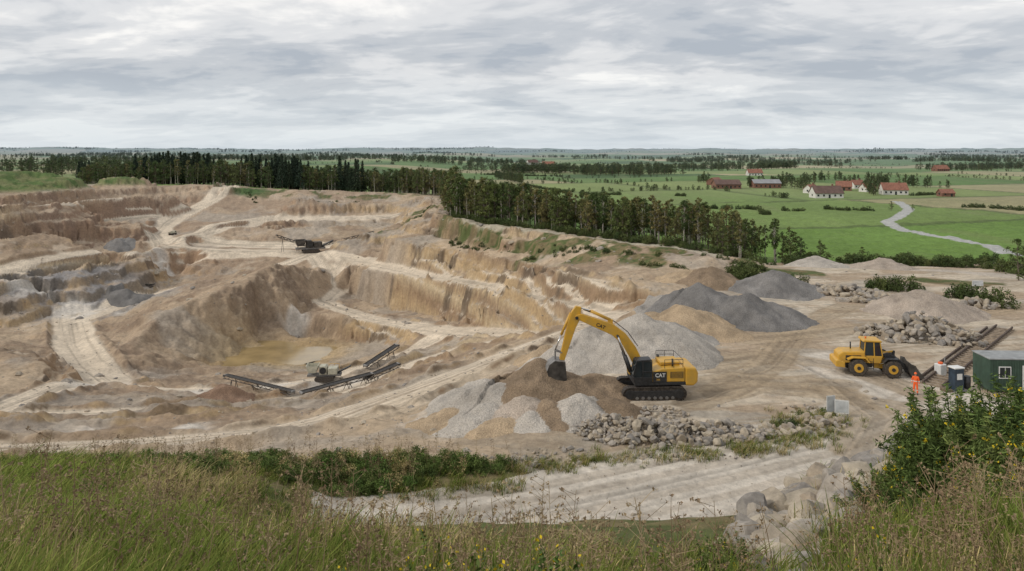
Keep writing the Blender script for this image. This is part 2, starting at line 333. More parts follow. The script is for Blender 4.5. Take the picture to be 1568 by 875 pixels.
sf=ss(.30,.14,steep)
rock=np.clip(ss(.10,.32,steep)*pit*(1-rm*.9*sf)*(y>60),0,1);rock=np.maximum(rock*(1-md*.85),0)
c=mixc(c,wc,rock)
c=mixc(c,mixc(np.tile(C(.40,.305,.215),(len(x),1)),C(.25,.18,.125),ss(.45,.65,n5)),md*.75)
c=mixc(c,C(.16,.12,.09),md*ss(.25,.45,steep)*.5*ss(.42,.58,n20))
c=mixc(c,C(.36,.325,.28),pit*ss(.54,.66,fbm(x/16+9,y/16,107,4))*.55*(1-rock))
yard=yd*(~veg)*1.
yc=np.tile(C(.56,.48,.375),(len(x),1));yc=mixc(yc,C(.43,.335,.24),ss(.45,.62,fbm(x/9+40,y/4,111,4)));yc=mixc(yc,C(.38,.34,.285),ss(.56,.66,fbm(x/6,y/3,112,4))*.7)
st=fbm(x*.25+y*.1,y*2.2-x*.5,113,3);yc=mixc(yc,C(.34,.26,.18),ss(.52,.68,st)*.6)
c=mixc(c,yc,yard)
def road(c,pl,wd,col,k=.85,ruts=True,sh=.2,rs=1.):
    ii=nearidx(x,y,pl,wd*2);best,sg,al=pdist(x[ii],y[ii],pl)
    edge=wd*.5*(1+sh*(n5[ii]-.5)*2);mk=ss(1.12,.88,best/edge)*k*np.where(yd[ii]|(y[ii]>430),1.,sf[ii])
    cc=np.tile(np.asarray(col),(len(ii),1))
    if ruts:
        ru=vn(sg*1.3*rs,al*.02,7)*.6+vn(sg*3.1*rs,al*.05,8)*.4;cc=cc*(1-.36*ss(.42,.70,ru))[:,None]*(.85+.3*n5[ii])[:,None]
        z[ii]-=mk*.12*ss(.45,.75,ru)
    c[ii]=c[ii]+(cc-c[ii])*mk[:,None];return c
pale=C(.66,.56,.435)
for pl,wd in ROADS: c=road(c,pl,wd,pale,.95)
nr=[P(300,890,0),P(440,842,0),P(700,800,0),P(900,765,0),P(1100,722,0),P(1250,685,0),P(1350,650,0),P(1420,615,0),P(1300,560,0)]
c=mixc(c,C(.36,.29,.21),yard*(y<53)*(x<24)*.7*ss(.35,.55,n5))
c=mixc(c,C(.26,.215,.145),yard*(y<36.)*.6*ss(.45,.55,n5))
c=road(c,nr,9.6,C(.64,.575,.49),.95,True,.2)
for off in (-3.,-1.2,1.,2.7): c=road(c,[(p[0],p[1]+off) for p in nr],.75,C(.45,.38,.30),.5,False,.9)
for off in (-2.,-.3,1.5): c=road(c,[(p[0],p[1]+off) for p in Mmid],.7,C(.37,.285,.20),.55,False,.9)
c=road(c,[P(560,650,-4),P(660,600,-3),P(760,560,-3),P(900,510,-2)],6,C(.54,.44,.32),.6)
for tk in [[(1060,615),(1150,590),(1260,600),(1380,625)],[(1080,560),(1180,545),(1290,560),(1400,600)],[(1100,600),(1180,560),(1230,500),(1300,470),(1400,470)],[(1150,520),(1250,510),(1420,490),(1568,470)],[(1060,590),(1130,580),(1220,585),(1290,590)],[(1290,600),(1340,640),(1310,690)]]:
    c=road(c,[P(a,b,0) for a,b in tk],3.6,C(.40,.31,.21),.65,True,.5,1.3)
for px,py,zz_,rx,ry in [(210,660,-8,7,5),(240,655,-8,5,3),(155,600,-18,4,7),(470,545,-26,9,3),(440,592,-17,8,4),(100,480,-22,18,6),(450,500,-25,4,3),(650,655,-3,5,2),(700,640,-2,5,3),(330,600,-17,6,4),(560,585,-15,6,3),(250,425,-22,9,8)]:
    X0,Y0,_=P(px,py,zz_);c=mixc(c,C(.68,.63,.56),np.exp(-(((x-X0)/rx)**2+((y-Y0)/ry)**2)**2)*ss(.4,.6,n5)*.8)
px_,py_,_=P(425,547,-26);c=mixc(c,C(.36,.25,.10),np.exp(-(((x-px_)/17)**2+((y-py_)/16)**2)**2)*.6*(1-rock))
gc=np.tile(C(.11,.125,.045),(len(x),1));gc=mixc(gc,C(.23,.19,.095),ss(.4,.65,n1));rockz=pip(x,y,rockpoly)
veg2=veg&~((y>24)&(np.abs(x/y)<.3)&(y<34.5)&(x>-.28*y));c=mixc(c,C(.30,.25,.175),(veg&~veg2)*ss(.35,.55,n5))
c=mixc(c,gc,(veg2|(veg&(n5<.45)))*(~rockz)*1.);c=mixc(c,C(.25,.21,.165),rockz*1.)
def vegline(c,pl,wd,th=.45,dy=0):
    pl=[(p[0],p[1]+dy) for p in pl];ii=nearidx(x,y,pl,wd*1.3);b,_,_=pdist(x[ii],y[ii],pl)
    m=ss(1.2,.6,b/wd)*ss(th,th+.06,fbm(x[ii]/6,y[ii]/6,120,4))*(1-rm[ii]);vc=mixc(np.tile(C(.10,.12,.045),(len(ii),1)),C(.20,.16,.085),ss(.42,.6,n1[ii]));c[ii]=c[ii]+(vc-c[ii])*m[:,None];return c
c=vegline(c,Aback[4:],9,.46,-4);c=vegline(c,rim[3:],4,.5);c=vegline(c,[P(800,378,-1),P(900,388,0),P(1000,402,0),P(1060,415,0)],6,.49);c=vegline(c,rim[3:],8,.3,15)
c=vegline(c,[P(590,345,-6),P(640,338,-5),P(655,322,-3)],8,.49);c=vegline(c,[P(1180,415,0),P(1300,422,0),P(1560,440,0)],3,.45)
mg=ss(3.6,5.,z)*(y>262)*(y<345)*(x<-165);gg=mixc(np.tile(C(.10,.15,.045),(len(x),1)),C(.18,.19,.08),ss(.4,.6,n5));c=c+(gg-c)*mg[:,None]
X0,Y0,_=P(385,303,-3);c=mixc(c,C(.07,.12,.035),np.exp(-(((x-X0)/9)**2+((y-Y0)/10)**2)**2))
def fields(x,y):
    r=np.hypot(x,y);sz=np.where(r<900,150.,np.where(r<2200,230.,420.))
    ca,sa=math.cos(.28),math.sin(.28);u=(x*ca+y*sa)/sz;v=(-x*sa+y*ca)/(sz*.8)
    u=u+.5*vn(v*.7,u*0,3);row=np.floor(v+.25*vn(u*.3,v*0,4));off=_h(row,row*0,11)
    col=np.floor(u*.8+off*3);h1=_h(col,row,12);h2=_h(col,row,13)
    fu=(u*.8+off*3)-col;fv=(v+.25*vn(u*.3,v*0,4))-row;e=np.minimum(np.minimum(fu,1-fu)*1.25,np.minimum(fv,1-fv)*.8)*sz
    return h1,h2,e,r
h1,h2,e,r=fields(x,y)
near=ss(600,380,r)
g=mixc(np.tile(C(.145,.235,.055),(len(x),1)),C(.105,.18,.05),h2);g=mixc(g,C(.25,.295,.11),(h1>.42)*.8*(1-near*.6));g=mixc(g,C(.46,.39,.23),((h1>.66)&(h1<.86)&(r>450))*.9);g=mixc(g,C(.34,.30,.17),((h1>.9)&(r>380))*.9);g=mixc(g,C(.06,.11,.035),((h1<.1)&(r>420))*.8)
g=g*(.8+.4*fbm(x/30,y/60,130,5))[:,None];g=mixc(g,C(.2,.22,.1),ss(.5,.75,fbm(x/14,y/40,131,4))*.35)
g=mixc(g,C(.08,.10,.04),ss(5,2,e)*.6)
rx=np.array([p[0] for p in rim[2:]]);ry=np.array([p[1] for p in rim[2:]])
def isbehind(x,y): return (y>np.interp(x,rx,ry,left=400,right=128)+10)&(x>rx[0]-5)
behind=isbehind(x,y+6*(n5-.5))&(y>np.interp(x,rx,ry,left=400,right=128)+16)
bk=(y>np.interp(x,[p[0] for p in Aback],[p[1] for p in Aback])+12)&(x<=rx[0]+5)
fm=np.where(inside(x,y),np.where(behind,1.,np.where(bk&~((y<350)&(x<-120)),1.,0.)),1.)
c=mixc(c,g,fm)
ZF=-8
lane=[P(1372,308,ZF),P(1392,320,ZF),P(1378,332,ZF),P(1358,341,ZF),P(1385,352,ZF),P(1440,363,ZF),P(1515,376,ZF),P(1600,395,-5),P(1750,410,-2)]
sf=np.ones(len(x))
c=road(c,lane,4.8,C(.42,.42,.40),1.,False,.05)
c=road(c,[P(1235,388,-5),P(1235,405,0),P(1300,408,0),P(1420,410,0),P(1568,425,0)],5,C(.5,.44,.37),.9,False)
c=road(c,[(p[0]+1,p[1]+4,0) for p in rim[3:]],3.5,C(.45,.40,.31),.9,False)
c=np.clip(c,.01,.9)
nr_,nc_=YY.shape;i=np.arange(nr_-1)[:,None]*nc_+np.arange(nc_-1)[None,:];i=i.ravel();Q=np.stack([i,i+1,i+nc_+1,i+nc_],1)
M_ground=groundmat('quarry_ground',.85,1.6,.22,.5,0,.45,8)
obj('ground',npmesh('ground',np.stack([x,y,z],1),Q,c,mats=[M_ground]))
print('ground done',time.time()-T0)
def HT(px,py):
    a=np.atleast_1d(np.asarray(px,float));b=np.atleast_1d(np.asarray(py,float));return detail(a,b)[0]
def ht(a,b): return float(HT(a,b)[0])
def blobmesh(name,cx,cy,rx,ry,z,m):
    a=np.linspace(0,2*math.pi,64,endpoint=False);rr=1+.25*np.sin(a*3+1)+.12*np.sin(a*5)
    bm=bmesh.new();f=bm.faces.new([bm.verts.new((cx+rx*q*math.cos(t),cy+ry*q*math.sin(t),z)) for t,q in zip(a,rr)]);me=bpy.data.meshes.new(name);bm.to_mesh(me);bm.free();me.materials.append(m);return obj(name,me)
M_pond=mat('murky_water',(.36,.26,.12),.12,0,.15,.2)
blobmesh('pond_water',px_-2,py_,16,12,-25.6,M_pond)
# ---------------------------------------------------------------- vegetation library
def lib(name): return bpy.data.collections.new(name)
def quads(Cn,size,asp,rg,flat=0.):
    n=len(Cn);d=rg.normal(size=(n,3));d[:,2]*=(1-flat);d/=np.linalg.norm(d,axis=1)[:,None]+1e-9
    u=np.cross(d,rg.normal(size=(n,3)));u/=np.linalg.norm(u,axis=1)[:,None]+1e-9
    size=np.broadcast_to(size,(n,))[:,None]
    a=u*size;b=d*size*asp
    V=np.stack([Cn-a,Cn-b*.9+a*.1,Cn+a,Cn+b],1).reshape(-1,3);return V,np.arange(n*4).reshape(-1,4)
def tube(p0,p1,r0,r1,n=6):
    p0=np.array(p0,float);p1=np.array(p1,float);d=p1-p0;d/=np.linalg.norm(d);a=np.cross(d,[.3,.9,.1]);a/=np.linalg.norm(a);b=np.cross(d,a)
    t=np.linspace(0,2*math.pi,n,endpoint=False);ring=np.cos(t)[:,None]*a+np.sin(t)[:,None]*b
    V=np.concatenate([p0+ring*r0,p1+ring*r1]);Fq=[[i,(i+1)%n,n+(i+1)%n,n+i] for i in range(n)];return V,np.array(Fq)
class MB:
    def __init__(s): s.V=[];s.F=[];s.C=[];s.M=[];s.n=0
    def add(s,V,Fq,c,mi):
        s.V.append(V);s.F.append(Fq+s.n);s.n+=len(V);c=np.asarray(c,float)
        s.C.append(np.broadcast_to(c,(len(V),3)) if c.ndim<2 else c);s.M.append(np.full(len(Fq),mi))
    def mesh(s,name,mats): return npmesh(name,np.concatenate(s.V),np.concatenate(s.F),np.concatenate(s.C),smooth=False,mi=np.concatenate(s.M),mats=mats)
M_bark=mat('bark',(.15,.12,.09),.9,0,.25,8);M_birch=mat('pale_bark',(.42,.38,.32),.8,0,.35,5)
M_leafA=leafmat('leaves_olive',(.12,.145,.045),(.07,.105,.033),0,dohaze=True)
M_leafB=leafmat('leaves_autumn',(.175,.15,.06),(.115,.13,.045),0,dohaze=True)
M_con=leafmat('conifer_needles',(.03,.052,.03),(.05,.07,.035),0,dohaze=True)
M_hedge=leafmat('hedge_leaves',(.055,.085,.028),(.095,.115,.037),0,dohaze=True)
def tree(name,kind,seed,lm):
    g=np.random.default_rng(seed);mb=MB()
    if kind=='con':
        mb.add(*tube((0,0,0),(0,0,9.8),.17,.02),1,0);cs=[]
        for zz_ in np.linspace(1.6,9.9,30):
            R=(1-(zz_/10.4))*2.3*g.uniform(.75,1.15)+.12
            for k in range(8):
                a=g.uniform(0,6.28);m=int(5+R*5);tt=g.uniform(.1,1,m);
                cs.append(np.stack([np.cos(a)*R*tt+g.normal(0,.07,m),np.sin(a)*R*tt+g.normal(0,.07,m),zz_-.28*R*tt**1.5+g.normal(0,.08,m)],1))
        cs=np.concatenate(cs);V,Q_=quads(cs,g.uniform(.12,.26,len(cs)),.5,g,.3);cc=np.repeat(g.uniform(.6,1.3,len(cs)),4)[:,None]*np.ones(3);mb.add(V,Q_,cc,1)
    else:
        birch=kind=='birch';wd=1.45 if birch else 2.5;z0=3.8 if birch else 2.0;H_=10
        lean=g.uniform(-.3,.3,2);mb.add(*tube((0,0,-.3),(lean[0],lean[1],5.),.15,.10),1,0);mb.add(*tube((lean[0],lean[1],5.),(lean[0]*1.3,lean[1]*1.3,9.3),.10,.02),1,0)
        nc=30 if birch else 46
        for k in range(nc):
            f=g.uniform(0,1);zc=z0+(H_-z0)*f;prof=(math.sin(math.pi*min(1,(.12+.88*f)**.8))**.6)*wd
            a=g.uniform(0,6.28);rr=prof*g.uniform(.25,1.);cx_=np.array([math.cos(a)*rr+lean[0],math.sin(a)*rr+lean[1],zc])
            zs_=max(1.5,zc-rr*.8-.3);mb.add(*tube((lean[0]*zs_/5,lean[1]*zs_/5,zs_),cx_,.045,.012,4),1,0)
            m=34;cr=g.uniform(.4,.8)*(0.8 if birch else 1.1);p=g.normal(size=(m,3));p/=np.linalg.norm(p,axis=1)[:,None];p=p*cr*g.uniform(.3,1,(m,1))*[1,1,.75]+cx_
            V,Q_=quads(p,g.uniform(.10,.24,m),.6,g);b=g.uniform(.6,1.45);cc=np.repeat(b*g.uniform(.75,1.25,m),4)[:,None]*np.array([1,1,1]);mb.add(V,Q_,cc,1)
    return mb.mesh(name,[M_birch if kind=='birch' else M_bark,lm])
def bush(name,seed,lm,n=28,per=38,leaf=.075,hh=1.3):
    g=np.random.default_rng(seed);mb=MB()
    for k in range(n):
        a=g.uniform(0,6.28);rr=math.sqrt(g.uniform(0,1))*.85;zc=hh*g.uniform(.12,1)*(1-.5*rr**2)
        cx_=np.array([math.cos(a)*rr,math.sin(a)*rr,zc]);mb.add(*tube((cx_[0]*.3,cx_[1]*.3,-.1),cx_,.02,.006,4),.8,0)
        p=g.normal(size=(per,3));p/=np.linalg.norm(p,axis=1)[:,None];p=p*g.uniform(.2,.38)*g.uniform(.3,1,(per,1))+cx_
        V,Q_=quads(p,g.uniform(.6,1.3,per)*leaf,.6,g);mb.add(V,Q_,np.repeat(g.uniform(.6,1.4)*g.uniform(.75,1.25,per),4)[:,None]*np.ones(3),1)
    return mb.mesh(name,[M_bark,lm])
def addto(coll,meshes):
    for m in meshes: o=bpy.data.objects.new(m.name,m);coll.objects.link(o)
    return coll
cDec=addto(lib('lib_dec'),[tree('a_birch%d'%i,'birch',i,[M_leafA,M_leafB][i%2]) for i in range(4)]+[tree('b_oak%d'%i,'oak',20+i,[M_leafA,M_leafB,M_leafA][i%3]) for i in range(3)])
cOak=addto(lib('lib_oak'),[tree('c_oak%d'%i,'oak',40+i,[M_leafA,M_hedge,M_hedge][i%3]) for i in range(3)])
cCon=addto(lib('lib_con'),[tree('d_con%d'%i,'con',60+i,M_con) for i in range(3)])
cBush=addto(lib('lib_bush'),[bush('bush%d'%i,80+i,M_hedge) for i in range(4)])
def scatter(name,pts,rot,scl,idx,coll):
    pts=np.asarray(pts,np.float32);n=len(pts);me=bpy.data.meshes.new(name);me.vertices.add(n);me.vertices.foreach_set('co',pts.ravel())
    rot=np.asarray(rot,np.float32)
    if rot.ndim==1: rot=np.stack([rot*0,rot*0,rot],1)
    scl=np.asarray(scl,np.float32)
    if scl.ndim==1: scl=np.stack([scl]*3,1)
    a=me.attributes.new('rot','FLOAT_VECTOR','POINT');a.data.foreach_set('vector',rot.ravel())
    a=me.attributes.new('scl','FLOAT_VECTOR','POINT');a.data.foreach_set('vector',scl.ravel())
    a=me.attributes.new('idx','INT','POINT');a.data.foreach_set('value',np.asarray(idx,np.int32))
    o=obj(name,me);ng=bpy.data.node_groups.new(name+'_scatter','GeometryNodeTree')
    ng.interface.new_socket('Geometry',in_out='INPUT',socket_type='NodeSocketGeometry');ng.interface.new_socket('Geometry',in_out='OUTPUT',socket_type='NodeSocketGeometry')
    N=ng.nodes;L=ng.links;gi=N.new('NodeGroupInput');go=N.new('NodeGroupOutput');ip=N.new('GeometryNodeInstanceOnPoints');ci=N.new('GeometryNodeCollectionInfo')
    ci.inputs['Collection'].default_value=coll;ci.inputs['Separate Children'].default_value=True;ci.inputs['Reset Children'].default_value=True
    def at(nm,ty):
        a=N.new('GeometryNodeInputNamedAttribute');a.data_type=ty;a.inputs['Name'].default_value=nm;return [q for q in a.outputs if q.enabled and q.name=='Attribute'][0]
    er=N.new('FunctionNodeEulerToRotation');L.new(at('rot','FLOAT_VECTOR'),er.inputs[0])
    L.new(gi.outputs[0],ip.inputs['Points']);L.new(ci.outputs[0],ip.inputs['Instance']);ip.inputs['Pick Instance'].default_value=True
    L.new(at('idx','INT'),ip.inputs['Instance Index']);L.new(er.outputs[0],ip.inputs['Rotation']);L.new(at('scl','FLOAT_VECTOR'),ip.inputs['Scale']);L.new(ip.outputs[0],go.inputs[0])
    md=o.modifiers.new('scatter','NODES');md.node_group=ng;return o
def sc3(h,g,wv=.15): n=len(h);q=1+g.uniform(-wv,wv,n);return np.stack([h*q,h*q,h],1)
def hz(x,y): return np.where(inside(x,y),HT(x,y),farm(x,y))
g=np.random.default_rng(3)
def along(pl,n,g):
    A=np.array([p[:2] for p in pl]);L=np.r_[0,np.cumsum(np.linalg.norm(np.diff(A,axis=0),axis=1))];t=g.uniform(0,L[-1],n);return np.interp(t,L,A[:,0]),np.interp(t,L,A[:,1]),t/L[-1]
bl=[P(690,320,1),P(700,330,1),P(760,343,1),P(800,348,1.2),P(900,360,1.5),P(1000,372,2),P(1100,383,2),P(1185,389,1)]
n=330;X,Y,t=along(bl,n,g);dy=g.uniform(0,1,n)**.8*26;Y2=Y+dy;X2=X*(Y2/Y)+g.normal(0,1,n);hh=lerp(11.5,6.8,t)*g.uniform(.7,1.15,n)+dy*.1
scatter('tree_belt',np.stack([X2,Y2,hz(X2,Y2)-.2],1),g.uniform(0,6.28,n),sc3(hh/10,g),g.integers(0,7,n),cDec)
n=260;X,Y,t=along(bl,n,g);Y2=Y+g.uniform(-2,6,n);scatter('belt_undergrowth',np.stack([X,Y2,hz(X,Y2)-.1],1),g.uniform(0,6.28,n),sc3(g.uniform(.6,1.5,n),g),g.integers(0,4,n),cBush)
n=900;px=g.uniform(120,700,n);D=g.uniform(0,1,n);yb=np.interp(px,[120,360,600,700],[372,378,385,330])+D*60;X=(px-CX)/F*yb;hh=g.uniform(9.5,16,n)*np.interp(px,[120,220,640,700],[.75,1.,1.05,.9])
con=(fbm(px/40,D*3,5,2)>.55)&(px<560)
for nm,m,cc,k in [('conifer_forest',con,cCon,3),('deciduous_forest',~con,cDec,7)]:
    scatter(nm,np.stack([X[m],yb[m],hz(X[m],yb[m])-.3],1),g.uniform(0,6.28,m.sum()),sc3(hh[m]/10*(1.18 if nm[0]=='c' else .9),g),g.integers(0,k,m.sum()),cc)
n=400;px=g.uniform(-300,330,n);yb=g.uniform(520,900,n);X=(px-CX)/F*yb;scatter('woodland',np.stack([X,yb,hz(X,yb)-.3],1),g.uniform(0,6.28,n),sc3(g.uniform(.9,1.5,n),g),g.integers(0,3,n),cOak)
N_=200000;r_=np.exp(g.uniform(math.log(380),math.log(9000),N_));tt=g.uniform(-.95,.95,N_);X=tt*r_;Y=r_
h1,h2,e,rr=fields(X,Y);nn=fbm(X/260,Y/260,140,3)
keep=(e<np.maximum(1.3,rr*.0018))&(nn>.53)
keep&=~((rr<520)&(tt>-.1)&(nn<.6));keep&=~((tt<-.05)&(rr<700))
X,Y,rr=X[keep],Y[keep],rr[keep];n=len(X);hh=g.uniform(.14,.42,n)*(1+ss(1500,6000,rr)*1.3)
XS=[X];YS=[Y];HS=[hh]
for k in range(110):
    r0=math.exp(g.uniform(math.log(850),math.log(9000)));t0=g.uniform(-.95,.95)
    if r0<1500 and .15<t0<.75 and g.uniform()<.6: continue
    if t0<-.1 and r0<1400: continue
    hl=g.uniform(50,260)*(r0/2500)**.7;dp=g.uniform(15,60)*(r0/2500)**.5;m=int(g.uniform(40,90));XS.append(t0*r0+g.uniform(-hl,hl,m));YS.append(r0+g.uniform(-dp,dp,m));HS.append(g.uniform(.8,1.35,m)*(1+ss(3000,8000,r0)*.6))
X=np.concatenate(XS);Y=np.concatenate(YS);hh=np.concatenate(HS);n=len(X);print('hedge n',n)
scatter('hedgerow_and_copses',np.stack([X,Y,farm(X,Y)-.4],1),g.uniform(0,6.28,n),np.stack([hh*1.5,hh*1.5,hh],1),g.integers(0,3,n),cOak)
def hedge(name,segs,dens,hmin,hmax,coll=cBush,k=4):
    XX_=[];YY_=[]
    for a,b in segs:
        a=P(*a);b=P(*b);L=math.hypot(a[0]-b[0],a[1]-b[1]);n=max(3,int(L*dens));t=g.uniform(0,1,n);XX_.append(lerp(a[0],b[0],t)+g.normal(0,.6,n));YY_.append(lerp(a[1],b[1],t)+g.normal(0,.8,n))
    X=np.concatenate(XX_);Y=np.concatenate(YY_);n=len(X);scatter(name,np.stack([X,Y,hz(X,Y)-.2],1),g.uniform(0,6.28,n),sc3(g.uniform(hmin,hmax,n),g),g.integers(0,k,n),coll)
hedge('field_hedge',[((890,297,ZF),(950,299,ZF)),((1030,300,ZF),(1052,301,ZF)),((1070,318,ZF),(1165,323,ZF)),((1250,320,ZF),(1338,323,ZF)),((1165,324,ZF),(1175,330,ZF)),((800,285,ZF),(870,296,ZF)),((1030,322,ZF),(1075,319,ZF)),((1195,322,ZF),(1230,324,ZF)),((1400,300,ZF),(1460,297,ZF)),((1480,318,ZF),(1568,322,ZF)),((740,268,ZF),(860,270,ZF))],.9,1.,1.9)
hedge('field_trees',[((760,272,ZF),(800,283,ZF)),((1140,288,ZF),(1250,284,ZF)),((1180,286,ZF),(1240,292,ZF)),((1290,284,ZF),(1360,279,ZF)),((1395,287,ZF),(1460,290,ZF)),((1320,292,ZF),(1340,300,ZF)),((1050,262,ZF),(1120,262,ZF)),((1060,282,ZF),(1090,280,ZF)),((1045,257,ZF),(1160,258,ZF)),((1400,262,ZF),(1520,266,ZF)),((1195,280,ZF),(1290,277,ZF)),((1340,288,ZF),(1400,284,ZF))],.34,.5,1.,cOak,3)
hedge('roadside_shrub',[((1285,402,-2),(1345,405,-2)),((1350,405,-2),(1535,412,-1)),((1365,400,-2),(1535,405,-2)),((1200,398,0),(1260,402,-2)),((1130,428,.3),(1235,440,.2)),((1120,420,.3),(1160,412,.3)),((1320,440,0),(1400,446,0)),((1540,412,0),(1590,425,0)),((1455,455,0),(1540,470,0))],1.6,.9,1.9)
for (px,py,z_,hgt) in [(1210,392,0,7.2),(1198,390,0,6.2),(1225,392,0,5),(1255,395,-1,4.5),(1560,430,0,6.5),(1578,440,0,7),(1320,399,-2,3.6),(1365,322,ZF,4.5),(1398,322,ZF,3.2)]:
    X_,Y_,_=P(px,py,z_);o=obj('oak_tree',bpy.data.meshes['c_oak%d'%(int(px)%3)],loc=(X_,Y_,float(hz(np.array([X_]),np.array([Y_]))[0])-.2),rz=px);s_=hgt/10;o.scale=(s_*1.15,s_*1.15,s_)
hedge('bench_scrub',[((800,376,0),(860,384,0)),((840,385,-1),(920,396,-1)),((930,392,0),(1010,402,0)),((970,405,0),(1060,418,0)),((460,298,0),(560,303,-2)),((375,300,-2),(395,308,-3)),((690,345,0),(780,368,0)),((1060,395,1),(1150,415,0)),((820,368,1),(900,378,1)),((640,330,-3),(660,318,-2))],.8,.3,.85)
print('veg',time.time()-T0)
# ---------------------------------------------------------------- gravel piles & rocks
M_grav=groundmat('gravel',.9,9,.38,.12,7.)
def pile(name,cones,seed,res=.16,lump=1.):
    x0=min(q[0]-q[2] for q in cones)-.5;x1=max(q[0]+q[2] for q in cones)+.5;y0=min(q[1]-q[2] for q in cones)-.5;y1=max(q[1]+q[2] for q in cones)+.5
    nx=int((x1-x0)/res);ny=int((y1-y0)/res);X,Y=np.meshgrid(np.linspace(x0,x1,nx),np.linspace(y0,y1,ny));X=X.ravel();Y=Y.ravel()
    wx=X+1.1*(fbm(X/3,Y/3,seed)-.5)*2+.5*(fbm(X/.8,Y/.8,seed+2)-.5);wy=Y+1.1*(fbm(X/3,Y/3,seed+5)-.5)*2+.5*(fbm(X/.8,Y/.8,seed+6)-.5)
    zc=np.full(len(X),-.3);col=np.tile(C(.3,.3,.3),(len(X),1))
    for (a,b,r_,h_,cl) in cones:
        d=np.sqrt(((wx-a)**2+(wy-b)**2)+.15)/r_;v=h_*(1-d);m=v>zc;zc=np.where(m,v,zc);col[m]=cl
    jit=(fbm(X/.9,Y/.9,seed+9)-.5)
    rl=np.abs(fbm(X/2.2,Y/2.2,seed+11,3)-.5)
    zc=zc+lump*(.28*jit+.5*(rl-.12))*ss(-.3,.4,zc);col=col*(1+.45*jit+.5*(fbm(X/2,Y/2,seed+3)-.5))[:,None]
    z_=HT(X,Y)+np.where(zc<0,zc-.05,zc)
    i=np.arange(ny-1)[:,None]*nx+np.arange(nx-1)[None,:];i=i.ravel();Q_=np.stack([i,i+1,i+nx+1,i+nx],1);kp=(zc[Q_].max(1)>-.28)
    return obj(name,npmesh(name,np.stack([X,Y,z_],1),Q_[kp],np.clip(col,.02,.9),mats=[M_grav]))
LG=C(.43,.39,.34);MG=C(.32,.295,.265);DG=C(.19,.18,.17);BR=C(.25,.185,.125);TN=C(.41,.31,.205);PG=C(.40,.335,.275)
pile('gravel_pile',[(1.7,60.3,6.2,3.7,BR),(4.6,58.6,4.4,2.0,BR),(7.0,60.5,4.4,1.5,BR),(-1.2,59,4.6,2.4,LG),(-3.6,60.5,4.2,1.7,LG),(-2.2,56,3.6,1.5,LG),(.6,55.5,3.6,1.9,PG),(3.,54.2,2.6,1.6,BR),(1.2,53.4,2.3,1.2,LG),(5.2,54.4,2.8,1.7,LG),(8.,55.,2.6,1.1,BR),(-3.2,64,4,1.5,LG),(-5.5,57.5,3,.9,TN),(-1.,53.5,2.4,.9,TN)],1,.12)
pile('gravel_pile',[(12.9,73,8.5,4.2,LG),(8.5,73.5,6.5,3.3,LG),(5.5,71,5,2.2,LG),(16,76,6,2.6,MG),(3.5,75,4,1.4,TN)],2)
pile('sand_pile',[(19.3,82,6.5,3.,TN),(16.5,84,5,2.,TN),(22,79,4.,1.4,TN)],3)
pile('crushed_stone_pile',[(23.5,89,8,3.8,DG),(28,86,6.5,3.2,DG),(31,86,5,2.2,DG*1.1),(20,92,5,1.8,MG)],4)
pile('crushed_stone_pile',[(37.5,103,7,3.3,DG*1.15),(34,104,4,1.5,DG*1.2)],5)
pile('earth_pile',[(30,108,6,2.6,BR),(27,110,5,1.8,TN)],6)
pile('gravel_pile',[(55.,130,6,2.0,LG)],7);pile('sand_pile',[(65.,127,6,2.,PG)],8);pile('gravel_pile',[(50.8,89.5,6.5,3.,PG),(54.5,89,4.5,1.6,PG)],9)
pile('sand_pile',[(P(343,612,-15.2)[0],P(343,612,-15.2)[1],4.2,2.6,C(.30,.2,.14))],10,.2)
pile('crushed_stone_pile',[(P(197,463,-22)[0],P(197,463,-22)[1],6,3.4,DG)],11,.3)
pile('crushed_stone_pile',[(P(185,372,-12)[0],P(185,372,-12)[1],5,3.,DG*1.3)],12,.4)
def rock(name,seed,m):
    g=np.random.default_rng(seed);bm=bmesh.new();bmesh.ops.create_icosphere(bm,subdivisions=3,radius=1)
    pl=[(Vector(g.normal(size=3)).normalized(),g.uniform(.5,.85)) for _ in range(13)]
    for v in bm.verts:
        for nrm,d in pl:
            q=v.co.dot(nrm)-d
            if q>0: v.co-=nrm*q*.95
        v.co*=1+g.normal(0,.012)
    sx=g.uniform(.8,1.25);sy=g.uniform(.7,1.)
    for v in bm.verts: v.co=Vector((v.co.x*sx,v.co.y*sy,v.co.z*.68))
    me=bpy.data.meshes.new(name);bm.to_mesh(me);bm.free();me.materials.append(m);return me
